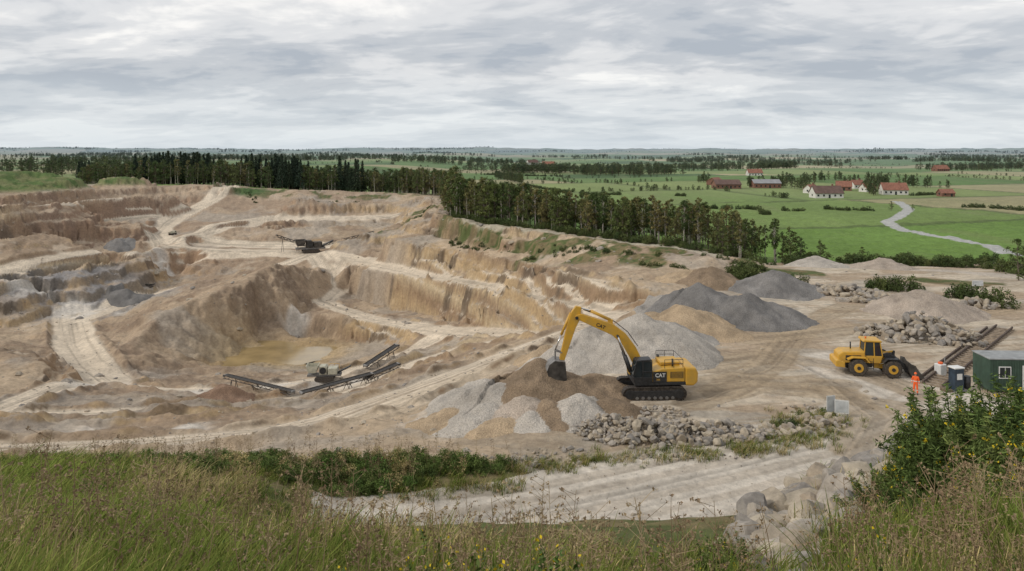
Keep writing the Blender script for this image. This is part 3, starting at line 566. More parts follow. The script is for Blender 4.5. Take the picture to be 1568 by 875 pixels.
def rockmat(name,c1,c2):
    m,nt,b=newmat(name);N=nt.nodes;L=nt.links;oi=N.new('ShaderNodeObjectInfo');mx=N.new('ShaderNodeMix');mx.data_type='RGBA';mx.inputs[6].default_value=(*c1,1);mx.inputs[7].default_value=(*c2,1);L.new(oi.outputs['Random'],mx.inputs[0])
    g_=N.new('ShaderNodeNewGeometry');no=N.new('ShaderNodeTexNoise');no.inputs['Scale'].default_value=3.;no.inputs['Detail'].default_value=6;no.inputs['Roughness'].default_value=.7;L.new(g_.outputs['Position'],no.inputs['Vector'])
    mr=N.new('ShaderNodeMapRange');mr.inputs[1].default_value=.3;mr.inputs[2].default_value=.7;mr.inputs[3].default_value=.55;mr.inputs[4].default_value=1.25;L.new(no.outputs[0],mr.inputs[0])
    vm=N.new('ShaderNodeVectorMath');vm.operation='SCALE';L.new(mx.outputs[2],vm.inputs[0]);L.new(mr.outputs[0],vm.inputs['Scale']);L.new(vm.outputs[0],b.inputs['Base Color']);b.inputs['Roughness'].default_value=.9
    bp=N.new('ShaderNodeBump');bp.inputs['Strength'].default_value=.6;bp.inputs['Distance'].default_value=.08;L.new(no.outputs[0],bp.inputs['Height']);L.new(bp.outputs[0],b.inputs['Normal']);return m
M_rock=rockmat('boulder_stone',(.47,.405,.31),(.31,.25,.185));M_rockg=rockmat('grey_stone',(.24,.22,.20),(.40,.35,.29))
cRock=addto(lib('lib_rock'),[rock('rock%d'%i,i+200,M_rock if i%2 else M_rockg) for i in range(6)])
def rockheap(name,areas,seed):
    g=np.random.default_rng(seed);Ps=[];S=[]
    for (cx,cy,rx,ry,h_,n,s0,s1) in areas:
        a=g.uniform(0,6.28,n);q=np.sqrt(g.uniform(0,1,n));X=cx+rx*q*np.cos(a);Y=cy+ry*q*np.sin(a);sz=s0+(s1-s0)*g.uniform(0,1,n)**2.2
        zt=HT(X,Y)+h_*(1-q)*g.uniform(.55,1.0,n)+sz*.15;Ps.append(np.stack([X,Y,zt],1));S.append(sz)
    Ps=np.concatenate(Ps);S=np.concatenate(S);n=len(S);rot=np.stack([g.normal(0,.5,n),g.normal(0,.5,n),g.uniform(0,6.28,n)],1)
    return scatter(name,Ps,rot,S,g.integers(0,6,n),cRock)
def pw(px,py): return P(px,py,0)[:2]
rockheap('boulder_pile',[(*pw(1410,515),5.8,3.6,2.9,400,.22,.7),(*pw(1340,512),2.2,2,1.2,60,.25,.6),(*pw(1470,525),2.5,2.4,1.4,70,.25,.6)],1)
rockheap('boulder_row',[(*pw(1290,450),5.5,2.2,1.2,120,.35,.8),(*pw(1350,462),5.5,2.,1.,120,.35,.8),(*pw(1250,443),3,1.8,.8,40,.3,.6),(*pw(1490,470),5,2,1,60,.3,.8)],2)
rockheap('rock_pile',[(*pw(940,660),3.,2.6,1.3,260,.09,.33),(*pw(990,668),3.6,2.4,1.3,300,.1,.46),(*pw(1050,668),3.6,2.,1.1,260,.1,.52),(*pw(1105,665),3.,1.7,.8,170,.1,.45),(*pw(1010,640),2.5,2.5,.8,100,.1,.3),(*pw(1150,668),2.4,1.2,.5,90,.1,.42)],3)
rockheap('roadside_rocks',[(*pw(1120,676),2.4,.7,.2,40,.12,.4),(*pw(1200,662),3,.8,.3,50,.15,.5),(*pw(1255,650),2.2,1.2,.4,60,.15,.5),(*pw(1230,628),1.5,1,.2,20,.1,.3),(*pw(850,700),3,1.5,.1,60,.08,.3),(*pw(790,708),2.2,.8,.1,30,.1,.35),(*pw(900,702),6,.5,.1,60,.06,.22),(*pw(1030,700),6,.5,.1,60,.06,.22)],4)
g=np.random.default_rng(11)
def inpoly(poly,n,g):
    A=np.array([p[:2] for p in poly]);X=g.uniform(A[:,0].min(),A[:,0].max(),n*6);Y=g.uniform(A[:,1].min(),A[:,1].max(),n*6);m=pip(X,Y,poly);return X[m][:n],Y[m][:n]
X,Y=inpoly(rockpoly,1500,g);n=len(X);S=(.07+.5*g.uniform(0,1,n)**2.6)*(.45+Y*.035)
scatter('rock_scree',np.stack([X,Y,HT(X,Y)+S*.3],1),np.stack([g.normal(0,.5,n),g.normal(0,.5,n),g.uniform(0,6.28,n)],1),S,g.integers(0,6,n),cRock)
n=4200;tt=g.uniform(-.75,.75,n);Y=np.exp(g.uniform(math.log(36),math.log(230),n));X=tt*Y;m=~pip(X,Y,vegpoly)&~isbehind(X,Y);X,Y=X[m],Y[m];n=len(X);S=g.uniform(.04,.14,n)*(.4+Y/80)*(1+2.5*(g.uniform(0,1,n)>.95))
S=np.where(pip(X,Y,yardpoly),S*.5,S)
scatter('loose_stones',np.stack([X,Y,HT(X,Y)],1),g.uniform(0,6.28,n),S,g.integers(0,6,n),cRock)
print('rocks',time.time()-T0)
# ---------------------------------------------------------------- foreground grass
M_grass=leafmat('grass_green',(.16,.235,.045),(.31,.32,.09),.25);M_dry=leafmat('grass_dry',(.62,.50,.25),(.45,.37,.17),.2);M_seed=leafmat('seed_head',(.22,.15,.09),(.38,.29,.17),0);M_yel=leafmat('yellow_flower',(.60,.45,.02),(.68,.50,.03),0);M_gorse=leafmat('gorse_green',(.075,.115,.03),(.13,.16,.045),0);M_weed=leafmat('weed_green',(.09,.15,.035),(.16,.21,.06),0)
def tuft(name,seed,nb,h,spread,wd,m0,m1,dryf,seedf=0.):
    g=np.random.default_rng(seed);mb=MB()
    for k in range(nb):
        a=g.uniform(0,6.28);b=np.array([math.cos(a),math.sin(a),0])*spread*math.sqrt(g.uniform());hh=h*g.uniform(.4,1.15);ld=g.uniform(0,6.28);l=np.array([math.cos(ld),math.sin(ld),0])*hh*g.uniform(.1,.75)
        t=np.array([0,.35,.7,1.]);cp=b+np.outer(t**2,l)+np.outer(t-.18*t**2*np.linalg.norm(l)/hh,[0,0,hh]);sd=np.array([-math.sin(ld+.6),math.cos(ld+.6),0]);wv=wd*g.uniform(.6,1.2)*np.array([.7,1,.65,.08])
        V=np.concatenate([cp-sd*wv[:,None]/2,cp+sd*wv[:,None]/2]);Q_=np.array([[i,i+4,i+5,i+1] for i in range(3)]);br=g.uniform(.5,1.45);dry=g.uniform()<dryf
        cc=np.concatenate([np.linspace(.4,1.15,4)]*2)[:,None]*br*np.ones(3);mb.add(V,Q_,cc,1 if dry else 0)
        if g.uniform()<seedf:
            tip=cp[-1];m=22;u=g.uniform(0,1,m);p=tip+np.outer(u-.5,[l[0]*.25,l[1]*.25,.16])+g.normal(0,.008,(m,3));V,Q_=quads(p,.012,.4,g);mb.add(V,Q_,np.repeat(g.uniform(.6,1.3,m),4)[:,None]*np.ones(3),2)
    return mb.mesh(name,[m0,m1,M_seed])
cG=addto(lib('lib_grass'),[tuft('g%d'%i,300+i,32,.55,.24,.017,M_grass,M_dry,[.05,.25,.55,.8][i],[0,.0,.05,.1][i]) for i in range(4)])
def weed(name,seed,m,h=.7,n=9,leaf=.05,flower=None,fl=0,fs=.016):
    g=np.random.default_rng(seed);mb=MB()
    for k in range(n):
        a=g.uniform(0,6.28);b=np.array([math.cos(a),math.sin(a),0])*.12;tp=b*g.uniform(1.5,3.2)+[0,0,h*g.uniform(.6,1.05)];mb.add(*tube(b,tp,.006,.003,4),.8,0)
        mm=60;u=g.uniform(.1,1,mm);p=b+np.outer(u,tp-b)+g.normal(0,1,(mm,3))*[.05,.05,.015]*(1.15-u)[:,None];V,Q_=quads(p,g.uniform(.5,1.2,mm)*leaf,.4,g,.5);mb.add(V,Q_,np.repeat(g.uniform(.6,1.4,mm),4)[:,None]*np.ones(3),0)
        if flower is not None:
            mm=fl;u=g.uniform(.72,1.03,mm);p=b+np.outer(u,tp-b)+g.normal(0,.022,(mm,3));V,Q_=quads(p,fs,.8,g);mb.add(V,Q_,np.repeat(g.uniform(.7,1.2,mm),4)[:,None]*np.ones(3),1)
    return mb.mesh(name,[m,flower or m])
cW=addto(lib('lib_weed'),[weed('w0',400,M_weed),weed('w1',401,M_weed,.8,7,.06),weed('w2',402,M_weed,.9,6,.045,M_seed,40),weed('w3',403,M_weed,.65,9,.05)])
cY=addto(lib('lib_yel'),[weed('y0',410,M_weed,.6,6,.035,M_yel,9,.014),weed('y1',411,M_weed,.45,6,.035,M_yel,7,.014)])
def gorse(name,seed,h=1.1,n=26,fl=5):
    g=np.random.default_rng(seed);mb=MB()
    for k in range(n):
        a=g.uniform(0,6.28);q=math.sqrt(g.uniform());b=np.array([math.cos(a),math.sin(a),0])*.12*q;tp=np.array([math.cos(a)*.55*q,math.sin(a)*.55*q,h*g.uniform(.5,1.15)*(1-.3*q*q)]);mb.add(*tube(b,tp,.012,.004,4),.7,0)
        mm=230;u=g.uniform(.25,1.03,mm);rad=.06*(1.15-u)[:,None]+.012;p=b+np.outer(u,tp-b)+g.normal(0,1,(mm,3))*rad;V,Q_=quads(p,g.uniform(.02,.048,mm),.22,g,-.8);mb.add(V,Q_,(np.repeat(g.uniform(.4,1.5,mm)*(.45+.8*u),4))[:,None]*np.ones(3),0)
        for f in range(g.integers(0,fl+1)):
            u0=g.uniform(.6,1);c0=b+(tp-b)*u0+g.normal(0,.05,3);mm=6;V,Q_=quads(c0+g.normal(0,.014,(mm,3)),.014,.8,g);mb.add(V,Q_,np.repeat(g.uniform(.7,1.2,mm),4)[:,None]*np.ones(3),1)
    return mb.mesh(name,[M_gorse,M_yel])
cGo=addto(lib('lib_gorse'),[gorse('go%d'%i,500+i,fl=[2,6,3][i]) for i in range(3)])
g=np.random.default_rng(21)
n=23000;Y=np.exp(g.uniform(math.log(1.9),math.log(46),n));X=g.uniform(-.95,.95,n)*Y
m=pip(X,Y,vegpoly)&~(pip(X,Y,rockpoly)&(g.uniform(0,1,n)<.95));X,Y=X[m],Y[m]
cen=ss(-.48,-.3,X/Y)*ss(.42,.33,X/Y)
vis=~((Y>8)&(Y<27)&(cen>.3));X,Y,cen=X[vis],Y[vis],cen[vis];n=len(X);print('tufts',n)
dn=fbm(X/(1.2+Y*.12),Y/(1.6+Y*.12),150,3);idx=np.clip(((dn-.37)*13+g.normal(0,.7,n)),0,3).astype(int)
sc=(.58+.022*Y)*g.uniform(.65,1.3,n)*(1-.35*ss(33,44,Y))*(1-.3*cen*ss(20,27,Y))*(.65+.75*fbm(X/(.9+Y*.1),Y/(.9+Y*.1),155,2))
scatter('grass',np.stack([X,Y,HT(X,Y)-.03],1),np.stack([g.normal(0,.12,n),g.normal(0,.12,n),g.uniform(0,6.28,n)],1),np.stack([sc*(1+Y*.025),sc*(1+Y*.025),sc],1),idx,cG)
n=5200;Y=np.exp(g.uniform(math.log(2.4),math.log(46),n));X=g.uniform(-.9,.9,n)*Y;m=pip(X,Y,vegpoly)&~pip(X,Y,rockpoly)&(fbm(X/(1.2+Y*.1),Y/(1.5+Y*.1),160,3)>.52);X,Y=X[m],Y[m];cen=ss(-.48,-.3,X/Y)*ss(.42,.33,X/Y);m=~((Y>7)&(cen>.3));X,Y,cen=X[m],Y[m],cen[m];n=len(X)
sc=(.42+.02*Y)*g.uniform(.6,1.1,n)*(1-.2*cen);scatter('weeds',np.stack([X,Y,HT(X,Y)-.03],1),g.uniform(0,6.28,n),sc,g.integers(0,4,n),cW)
X=np.concatenate([(g.normal(px,sd_,k)-CX)/F*5.3 for px,sd_,k in [(260,70,3),(430,60,3),(560,50,3),(690,30,5),(780,30,8),(860,50,4),(1000,40,3),(1380,60,3)]]);n=len(X);Y=g.uniform(3.6,5.4,n);X=X*Y/5.3
scatter('yellow_wildflowers',np.stack([X,Y,HT(X,Y)-.02],1),g.uniform(0,6.28,n),g.uniform(.6,1.1,n),g.integers(0,2,n),cY)
def stalk(name,seed):
    g=np.random.default_rng(seed);mb=MB();p=np.array([0,0,0.]);d=np.array([g.normal(0,.08),g.normal(0,.08),1.])
    for k in range(5): q=p+d*.2;mb.add(*tube(p,q,.005-.0006*k,.0045-.0006*k,4),1,0);p=q;d=d+g.normal(0,.06,3)*[1,1,0]
    for k in range(16):
        u=g.uniform(.35,1.);b=p*u;e_=b+np.array([g.normal(0,.07),g.normal(0,.07),g.uniform(.02,.1)]);mb.add(*tube(b,e_,.002,.0015,3),1,0);V,Q_=quads(e_+g.normal(0,.008,(7,3)),.011,.6,g);mb.add(V,Q_,1.,0)
    return mb.mesh(name,[M_seed])
cS=addto(lib('lib_stalk'),[stalk('s%d'%i,700+i) for i in range(3)])
bankpoly=[P(-300,712,2),P(0,716,2),P(300,708,1.5),P(600,700,1),P(770,706,.5),P(800,728,0),P(640,762,0),P(480,785,0),P(300,790,1),P(-300,760,2)]
n=330;Y=g.uniform(4,7.5,n);X=g.uniform(-.75,.75,n)*Y;m=~pip(X,Y,rockpoly);X,Y=X[m],Y[m];n=len(X)
X2,Y2=inpoly(bankpoly,260,g);S2=g.uniform(1.2,2.1,len(X2))
X=np.r_[X,X2];Y=np.r_[Y,Y2];S=np.r_[g.uniform(.5,1.1,n),S2];n=len(X)
scatter('dead_stalks',np.stack([X,Y,HT(X,Y)-.05],1),np.stack([g.normal(0,.12,n),g.normal(0,.12,n),g.uniform(0,6.28,n)],1),S,g.integers(0,3,n),cS)
X,Y=inpoly(bankpoly,460,g);n=len(X)
scatter('bramble_bank',np.stack([X,Y,HT(X,Y)-.15],1),g.uniform(0,6.28,n),sc3(g.uniform(.3,.95,n),g),g.integers(0,4,n),addto(lib('lib_br'),[bush('br%d'%i,600+i,[M_weed,M_weed,M_gorse,M_dry][i],26,60 if i<3 else 30,.055,1.1) for i in range(4)]))
vs_=[]
for a,b,n,wd in [((800,722),(900,708),60,.6),((900,708),(1160,688),110,.5),((1160,688),(1300,655),110,.9),((1190,655),(1270,632),70,.9),((1250,640),(1290,650),30,.6),((620,772),(800,745),50,.4)]:
    a=pw(*a);b=pw(*b);t=g.uniform(0,1,n);vs_.append(np.stack([lerp(a[0],b[0],t)+g.normal(0,wd,n),lerp(a[1],b[1],t)+g.normal(0,wd,n)],1))
V_=np.concatenate(vs_);n=len(V_);s_=g.uniform(.4,1.1,n);scatter('verge_grass',np.stack([V_[:,0],V_[:,1],HT(V_[:,0],V_[:,1])-.03],1),g.uniform(0,6.28,n),np.stack([s_*1.8,s_*1.8,s_],1),g.integers(0,4,n),cG)
def gorsebush(name,lst):
    g=np.random.default_rng(len(lst)+5);Ps=[];S=[]
    for (X_,Y_,R,h_,n_) in lst:
        a=g.uniform(0,6.28,n_);q=np.sqrt(g.uniform(0,1,n_));x_=X_+R*q*np.cos(a);y_=Y_+R*q*np.sin(a);Ps.append(np.stack([x_,y_,HT(x_,y_)-.1+h_*.42*(1-q**2)*g.uniform(0,1,n_)],1));S.append(h_*.6*g.uniform(.6,1.25,n_))
    Ps=np.concatenate(Ps);S=np.concatenate(S);n=len(S);scatter(name,Ps,np.stack([g.normal(0,.35,n),g.normal(0,.35,n),g.uniform(0,6.28,n)],1),S,g.integers(0,3,n),cGo)
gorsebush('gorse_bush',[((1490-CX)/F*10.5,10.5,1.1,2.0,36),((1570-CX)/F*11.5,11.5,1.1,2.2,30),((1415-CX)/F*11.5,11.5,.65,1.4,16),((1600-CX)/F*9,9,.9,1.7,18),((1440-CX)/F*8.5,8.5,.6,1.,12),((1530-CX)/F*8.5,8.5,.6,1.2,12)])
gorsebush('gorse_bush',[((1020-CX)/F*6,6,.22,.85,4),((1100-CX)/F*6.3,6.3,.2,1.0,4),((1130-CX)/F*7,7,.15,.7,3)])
hedge('sign_shrub',[((1175,655,0),(1240,645,0)),((1240,640,0),(1270,635,0))],1.6,.3,.7)
print('grass',time.time()-T0)
# ---------------------------------------------------------------- machines
YEL=mat('machine_yellow',(.66,.36,.03),.42,0,.1,2.5,dirt=(.50,.30,.06));BLK=mat('black_steel',(.03,.03,.032),.5,0,.3,5);TRK=mat('track_steel',(.085,.07,.058),.7,.3,.35,6,.3,30);GLS=mat('cab_glass',(.02,.03,.035),.08,0,.1,1);CHR=mat('chrome_rod',(.6,.6,.6),.2,1,.05);RUB=mat('tyre_rubber',(.03,.028,.026),.85,0,.3,5,.4,30,dirt=(.10,.08,.06));GRY=mat('grey_steel',(.24,.23,.22),.6,.3,.2,4);WHT=mat('white_paint',(.72,.72,.70),.5,0,.06,3);ORG=mat('hi_vis_orange',(.80,.14,.03),.7,0,.1,8);SKN=mat('skin',(.45,.27,.19),.6,0,.05,6);DKS=mat('dark_dusty_steel',(.09,.08,.07),.8,.2,.3,2)
def text(par,body,size,loc,m,rx=math.pi/2,rz=0,nm='lettering'):
    cu=bpy.data.curves.new(nm,'FONT');cu.body=body;cu.size=size;cu.extrude=.004;cu.offset=size*.02;cu.materials.append(m);o=bpy.data.objects.new(nm,cu);SC.objects.link(o);o.location=loc;o.rotation_euler=(rx,0,rz);o.parent=par;return o
def stadium(L,h,n=10):
    r=h/2;pts=[]
    for k in range(n+1): a=-math.pi/2+math.pi*k/n;pts.append((L/2-r+r*math.cos(a),r+r*math.sin(a)))
    for k in range(n+1): a=math.pi/2+math.pi*k/n;pts.append((-L/2+r+r*math.cos(a),r+r*math.sin(a)))
    return pts
def excavator(loc,rz):
    E=empty('crawler_excavator',loc,rz)
    for sg in (-1,1):
        yc=sg*1.3
        prism(E,'track_belt',stadium(5.1,1.0),yc-.26,yc+.26,TRK,.02)
        prof=stadium(4.3,.56);prism(E,'track_frame',[(a,b+.22) for a,b in prof],yc-.31,yc+.31,BLK,.03)
        bm=bmesh.new();pr=np.array(stadium(5.16,1.06,12));pr=np.vstack([pr,pr[:1]]);L=np.r_[0,np.cumsum(np.linalg.norm(np.diff(pr,axis=0),axis=1))]
        for t in np.arange(0,L[-1],.215):
            xx=np.interp(t,L,pr[:,0]);z2=np.interp(t,L,pr[:,1])-.03;x3=np.interp((t+.05)%L[-1],L,pr[:,0]);z3=np.interp((t+.05)%L[-1],L,pr[:,1])-.03;an=math.atan2(z3-z2,x3-xx)
            bmesh.ops.create_cube(bm,size=1,matrix=Matrix.Translation((xx,yc,z2))@Matrix.Rotation(-an,4,'Y')@Matrix.Diagonal((.18,.62,.06,1)))
        me=bpy.data.meshes.new('shoes');bm.to_mesh(me);bm.free();me.materials.append(TRK);obj('track_shoes',me,parent=E)
        for xx in (-2.02,2.02): cyl(E,'sprocket',(xx,yc-.33,.5),(xx,yc+.33,.5),.36,BLK,18)
        for xx in np.linspace(-1.45,1.45,7): cyl(E,'roller',(xx,yc-.33,.22),(xx,yc+.33,.22),.13,GRY,12)
    box(E,'undercarriage',(-1.1,-1.1,.45),(1.1,1.1,.95),BLK);cyl(E,'slew_ring',(0,0,.95),(0,0,1.2),.75,BLK,28)
    box(E,'platform',(-2.6,-1.45,1.16),(1.6,1.45,1.42),BLK,.04)
    prism(E,'counterweight',[(-3.55,1.35),(-3.6,2.1),(-3.4,2.55),(-2.5,2.6),(-2.5,1.1),(-3.2,1.08)],-1.48,1.48,YEL,.14)
    prism(E,'engine_house',[(-2.48,1.43),(.15,1.43),(.15,2.25),(-.6,2.5),(-2.48,2.58)],-1.46,1.46,YEL,.07)
    box(E,'side_panel_black',(-1.0,1.462,1.45),(.12,1.475,2.28),BLK,.0);box(E,'vent',(-2.35,1.462,1.75),(-1.3,1.478,2.25),BLK,0)
    for k in range(5): box(E,'vent_slat',(-2.3,1.48,1.8+k*.09),(-1.35,1.5,1.83+k*.09),YEL,0)
    text(E,'CAT',.42,(-.05,1.482,1.85),WHT,math.pi/2,math.pi);text(E,'336',.2,(-.15,1.482,1.58),YEL,math.pi/2,math.pi)
    box(E,'engine_hood',(-2.3,-1.0,2.56),(-.7,.7,2.82),YEL,.06);cyl(E,'exhaust',(-1.6,.95,2.5),(-1.6,.95,3.15),.07,BLK,12);cyl(E,'air_intake',(-.9,-.9,2.5),(-.9,-.9,2.95),.12,BLK,12)
    rl=[]
    for yy in (-1.35,1.38):
        for xx in (-2.35,-1.6,-.85): rl.append(((xx,yy,2.5),(xx,yy,3.2)))
        rl.append(((-2.35,yy,3.2),(-.85,yy,3.2)));rl.append(((-2.35,yy,2.88),(-.85,yy,2.88)))
    rl.append(((-2.35,-1.35,3.2),(-2.35,1.38,3.2)));beams(E,'handrail',rl,.022,BLK)
    y0,y1=.5,1.47
    prism(E,'cab_glazing',[(.24,1.5),(1.58,1.5),(1.69,2.0),(1.41,3.1),(.34,3.14),(.24,3.05)],y0+.03,y1-.03,GLS,.02)
    prism(E,'cab_roof',[(.18,3.12),(1.5,3.1),(1.42,3.22),(.3,3.27),(.18,3.2)],y0-.02,y1+.02,BLK,.04)
    prism(E,'cab_base',[(.18,1.4),(1.64,1.4),(1.72,1.85),(.18,1.85)],y0,y1,BLK,.03)
    sg_=[]
    for yy in (y0,y1): sg_+=[((.22,yy,1.5),(.22,yy,3.15)),((.95,yy,1.5),(.95,yy,3.15)),((1.74,yy,1.95),(1.45,yy,3.13)),((.22,yy,2.3),(.95,yy,2.3))]
    beams(E,'cab_pillars',sg_,.045,BLK);box(E,'seat',(.45,.75,1.87),(.75,1.2,2.5),GRY)
    beams(E,'mirror_arm',[((1.6,1.5,2.6),(1.85,1.7,2.7)),((1.6,-1.3,1.4),(1.7,-1.4,2.4))],.02,BLK);box(E,'mirror',(1.82,1.66,2.5),(1.88,1.86,2.9),BLK)
    prism(E,'right_toolbox',[(.3,1.43),(1.6,1.43),(1.6,1.8),(.9,2.15),(.3,2.2)],-1.45,-.6,YEL,.04)
    prism(E,'boom',[(.35,2.0),(.6,1.62),(1.0,1.75),(1.75,3.15),(2.35,4.2),(3.2,4.95),(5.9,6.2),(6.25,6.35),(6.15,6.62),(5.7,6.72),(3.1,5.85),(2.05,5.05),(1.25,4.0),(.5,2.5)],-.3,.22,YEL,.05)
    text(E,'CAT',.4,(4.55,.235,5.75),BLK,math.pi/2,math.pi).rotation_euler=(math.pi/2,.40,math.pi)
    prism(E,'stick',[(5.7,7.25),(6.15,7.35),(6.5,6.9),(6.8,6.1),(7.5,3.1),(7.42,2.8),(7.12,2.85),(6.2,5.5),(5.85,6.2)],-.22,.14,YEL,.04)
    yy=-.04
    cyl(E,'stick_cylinder',(3.3,yy,6.15),(4.9,yy,6.9),.13,YEL,14);cyl(E,'stick_rod',(4.9,yy,6.9),(5.85,yy,7.2),.06,CHR,12);box(E,'stick_cylinder_bracket',(3.1,yy-.12,5.8),(3.5,yy+.12,6.2),YEL)
    cyl(E,'bucket_cylinder',(6.55,yy,6.8),(7.35,yy,5.0),.11,YEL,14);cyl(E,'bucket_rod',(7.35,yy,5.0),(7.85,yy,3.75),.055,CHR,12)
    for yy in (-.5,.42): cyl(E,'boom_cylinder',(1.55,yy,1.7),(2.15,yy,3.35),.13,BLK,14);cyl(E,'boom_rod',(2.15,yy,3.35),(2.75,yy,4.9),.065,CHR,12)
    cyl(E,'boom_pin',(2.75,-.55,4.9),(2.75,.48,4.9),.1,BLK);cyl(E,'stick_pin',(6.1,-.36,6.4),(6.1,.28,6.4),.13,BLK)
    beams(E,'link',[((7.85,.12,3.75),(7.3,.12,3.55)),((7.85,-.2,3.75),(7.3,-.2,3.55)),((7.85,.1,3.75),(7.85,.1,2.95)),((7.85,-.18,3.75),(7.85,-.18,2.95))],.06,GRY)
    hs=[]
    for k in range(3):
        o_=.06*k;pts=[(1.0,o_,3.95),(1.8,o_,5.1),(2.9,o_,5.98),(4.4,o_,6.6),(5.5,o_,7.0)]
        hs+=list(zip([(a,b-.2,c_) for a,b,c_ in pts[:-1]],[(a,b-.2,c_) for a,b,c_ in pts[1:]]))
    beams(E,'hydraulic_hoses',hs,.03,BLK)
    out=[(7.1,2.95),(7.95,3.05),(8.4,2.75),(8.6,2.2),(8.45,1.65),(8.0,1.25),(7.3,1.1),(6.95,1.2)];inn=[(7.25,2.75),(7.9,2.88),(8.25,2.62),(8.42,2.15),(8.28,1.75),(7.9,1.42),(7.3,1.26),(7.0,1.25)]
    prism(E,'bucket_shell',out+inn[::-1],-.75,.67,GRY,.01)
    for yy in (-.77,.65): prism(E,'bucket_side',out,yy,yy+.05,DKS,.01)
    for yy in np.linspace(-.7,.55,5): prism(E,'tooth',[(7.0,1.12),(7.0,1.3),(6.65,1.22)],yy,yy+.12,GRY,.01)
    cyl(E,'operator_body',(.85,1.0,2.1),(.85,1.0,2.6),.2,ORG,12,.15)
    bm=bmesh.new();bmesh.ops.create_uvsphere(bm,u_segments=12,v_segments=8,radius=.13);me=bpy.data.meshes.new('h');bm.to_mesh(me);bm.free();me.materials.append(SKN);obj('operator_head',me,loc=(.87,1,2.75),parent=E)
    return E
X_,Y_,_=P(1000,612,0);excavator((X_,Y_+1.3,ht(X_,Y_+1.3)+.02),math.pi+.06)
def loader(loc,rz):
    E=empty('wheel_loader',loc,rz)
    for xx in (-1.4,1.45):
        cyl(E,'axle',(xx,-.9,.76),(xx,.9,.76),.14,BLK)
        for sg in (-1,1):
            w0=sg*.72;w1=sg*1.28;cyl(E,'tyre',(xx,w0,.76),(xx,w1,.76),.76,RUB,36,b=.1);cyl(E,'rim',(xx,w1-.04*sg,.76),(xx,w1+.03*sg,.76),.40,YEL,24,b=.02);cyl(E,'hub',(xx,w1,.76),(xx,w1+.08*sg,.76),.16,BLK,14)
            bm=bmesh.new()
            for k in range(26):
                a=k/26*6.283;bmesh.ops.create_cube(bm,size=1,matrix=Matrix.Translation((xx+.76*math.cos(a),(w0+w1)/2+sg*(.1 if k%2 else -.1),.76+.76*math.sin(a)))@Matrix.Rotation(-a,4,'Y')@Matrix.Diagonal((.07,.36,.09,1)))
            me=bpy.data.meshes.new('tread');bm.to_mesh(me);bm.free();me.materials.append(RUB);obj('tyre_tread',me,parent=E)
    prism(E,'rear_frame',[(-2.9,.7),(-.1,.7),(-.1,1.25),(-2.9,1.25)],-.6,.6,BLK,.04);prism(E,'front_frame',[(.1,.6),(1.9,.6),(2.0,1.3),(1.1,2.0),(.7,1.9),(.1,1.2)],-.42,.42,YEL,.04)
    prism(E,'engine_hood',[(-3.05,1.0),(-.75,1.15),(-.75,2.15),(-2.6,2.05),(-3.0,1.8)],-.85,.85,YEL,.1);prism(E,'rear_counterweight',[(-3.3,.75),(-2.5,.7),(-2.5,1.2),(-3.05,1.4),(-3.3,1.3)],-1.15,1.15,YEL,.08)
    for sg in (-1,1):
        a,b=sorted((sg*.7,sg*1.3));prism(E,'rear_fender',[(-2.35,1.5),(-1.9,1.72),(-.8,1.72),(-.45,1.3),(-.55,1.25),(-.85,1.62),(-1.85,1.62),(-2.3,1.42)],a,b,YEL,.02);prism(E,'front_fender',[(.6,1.35),(.95,1.68),(1.9,1.7),(1.9,1.62),(1.0,1.6),(.68,1.3)],a,b,BLK,.02)
        a,b=sorted((sg*.853,sg*.86));prism(E,'side_vent',[(-2.4,1.3),(-1.1,1.35),(-1.1,1.8),(-2.4,1.75)],a,b,BLK,0)
    prism(E,'cab_base',[(-.85,1.1),(.55,1.1),(.75,1.75),(-.85,1.75)],-.72,.72,YEL,.04);prism(E,'cab_glazing',[(-.8,1.75),(.72,1.75),(.5,2.98),(-.7,2.98)],-.68,.68,GLS,.03);prism(E,'cab_roof',[(-.95,2.98),(.7,2.98),(.6,3.14),(-.85,3.16)],-.8,.8,YEL,.06)
    sg_=[]
    for yy in (-.7,.7): sg_+=[((-.8,yy,1.75),(-.72,yy,2.98)),((.05,yy,1.75),(.0,yy,2.98)),((.72,yy,1.75),(.52,yy,2.98))]
    beams(E,'cab_pillars',sg_,.045,YEL);cyl(E,'beacon',(-.5,0,3.15),(-.5,0,3.3),.07,ORG,10);cyl(E,'exhaust',(-1.7,.3,2.05),(-1.7,.3,2.7),.06,BLK,10)
    beams(E,'steps_rail',[((-.5,-.95,.6),(-.5,-.95,1.6)),((-.1,-.95,.6),(-.1,-.95,1.6)),((-.5,-.95,.7),(-.1,-.95,.7)),((-.5,-.95,1.),(-.1,-.95,1.)),((-.5,-.95,1.3),(-.1,-.95,1.3))],.025,BLK)
    for sg in (-1,1): prism(E,'lift_arm',[(.8,1.95),(1.15,2.1),(2.1,1.6),(2.85,.75),(2.95,.4),(2.65,.4),(2.5,.65),(1.85,1.25),(.85,1.65)],sg*.55-.07,sg*.55+.07,BLK,.03);cyl(E,'lift_cylinder',(.5,sg*.36,1.0),(1.9,sg*.36,1.3),.08,CHR)
    prism(E,'bell_crank',[(1.5,1.3),(1.75,2.15),(1.95,2.15),(1.9,1.3)],-.1,.1,BLK,.03);cyl(E,'tilt_cylinder',(.75,0,1.9),(1.8,0,2.08),.09,YEL);beams(E,'tilt_link',[((1.7,0,1.4),(2.8,0,.95))],.07,BLK)
    out=[(2.85,1.35),(2.8,.6),(3.0,.18),(3.4,.06),(4.05,.1)];inn=[(2.93,1.33),(2.88,.62),(3.06,.26),(3.42,.13),(4.05,.12)];prism(E,'bucket_shell',out+inn[::-1],-1.35,1.35,DKS,.01)
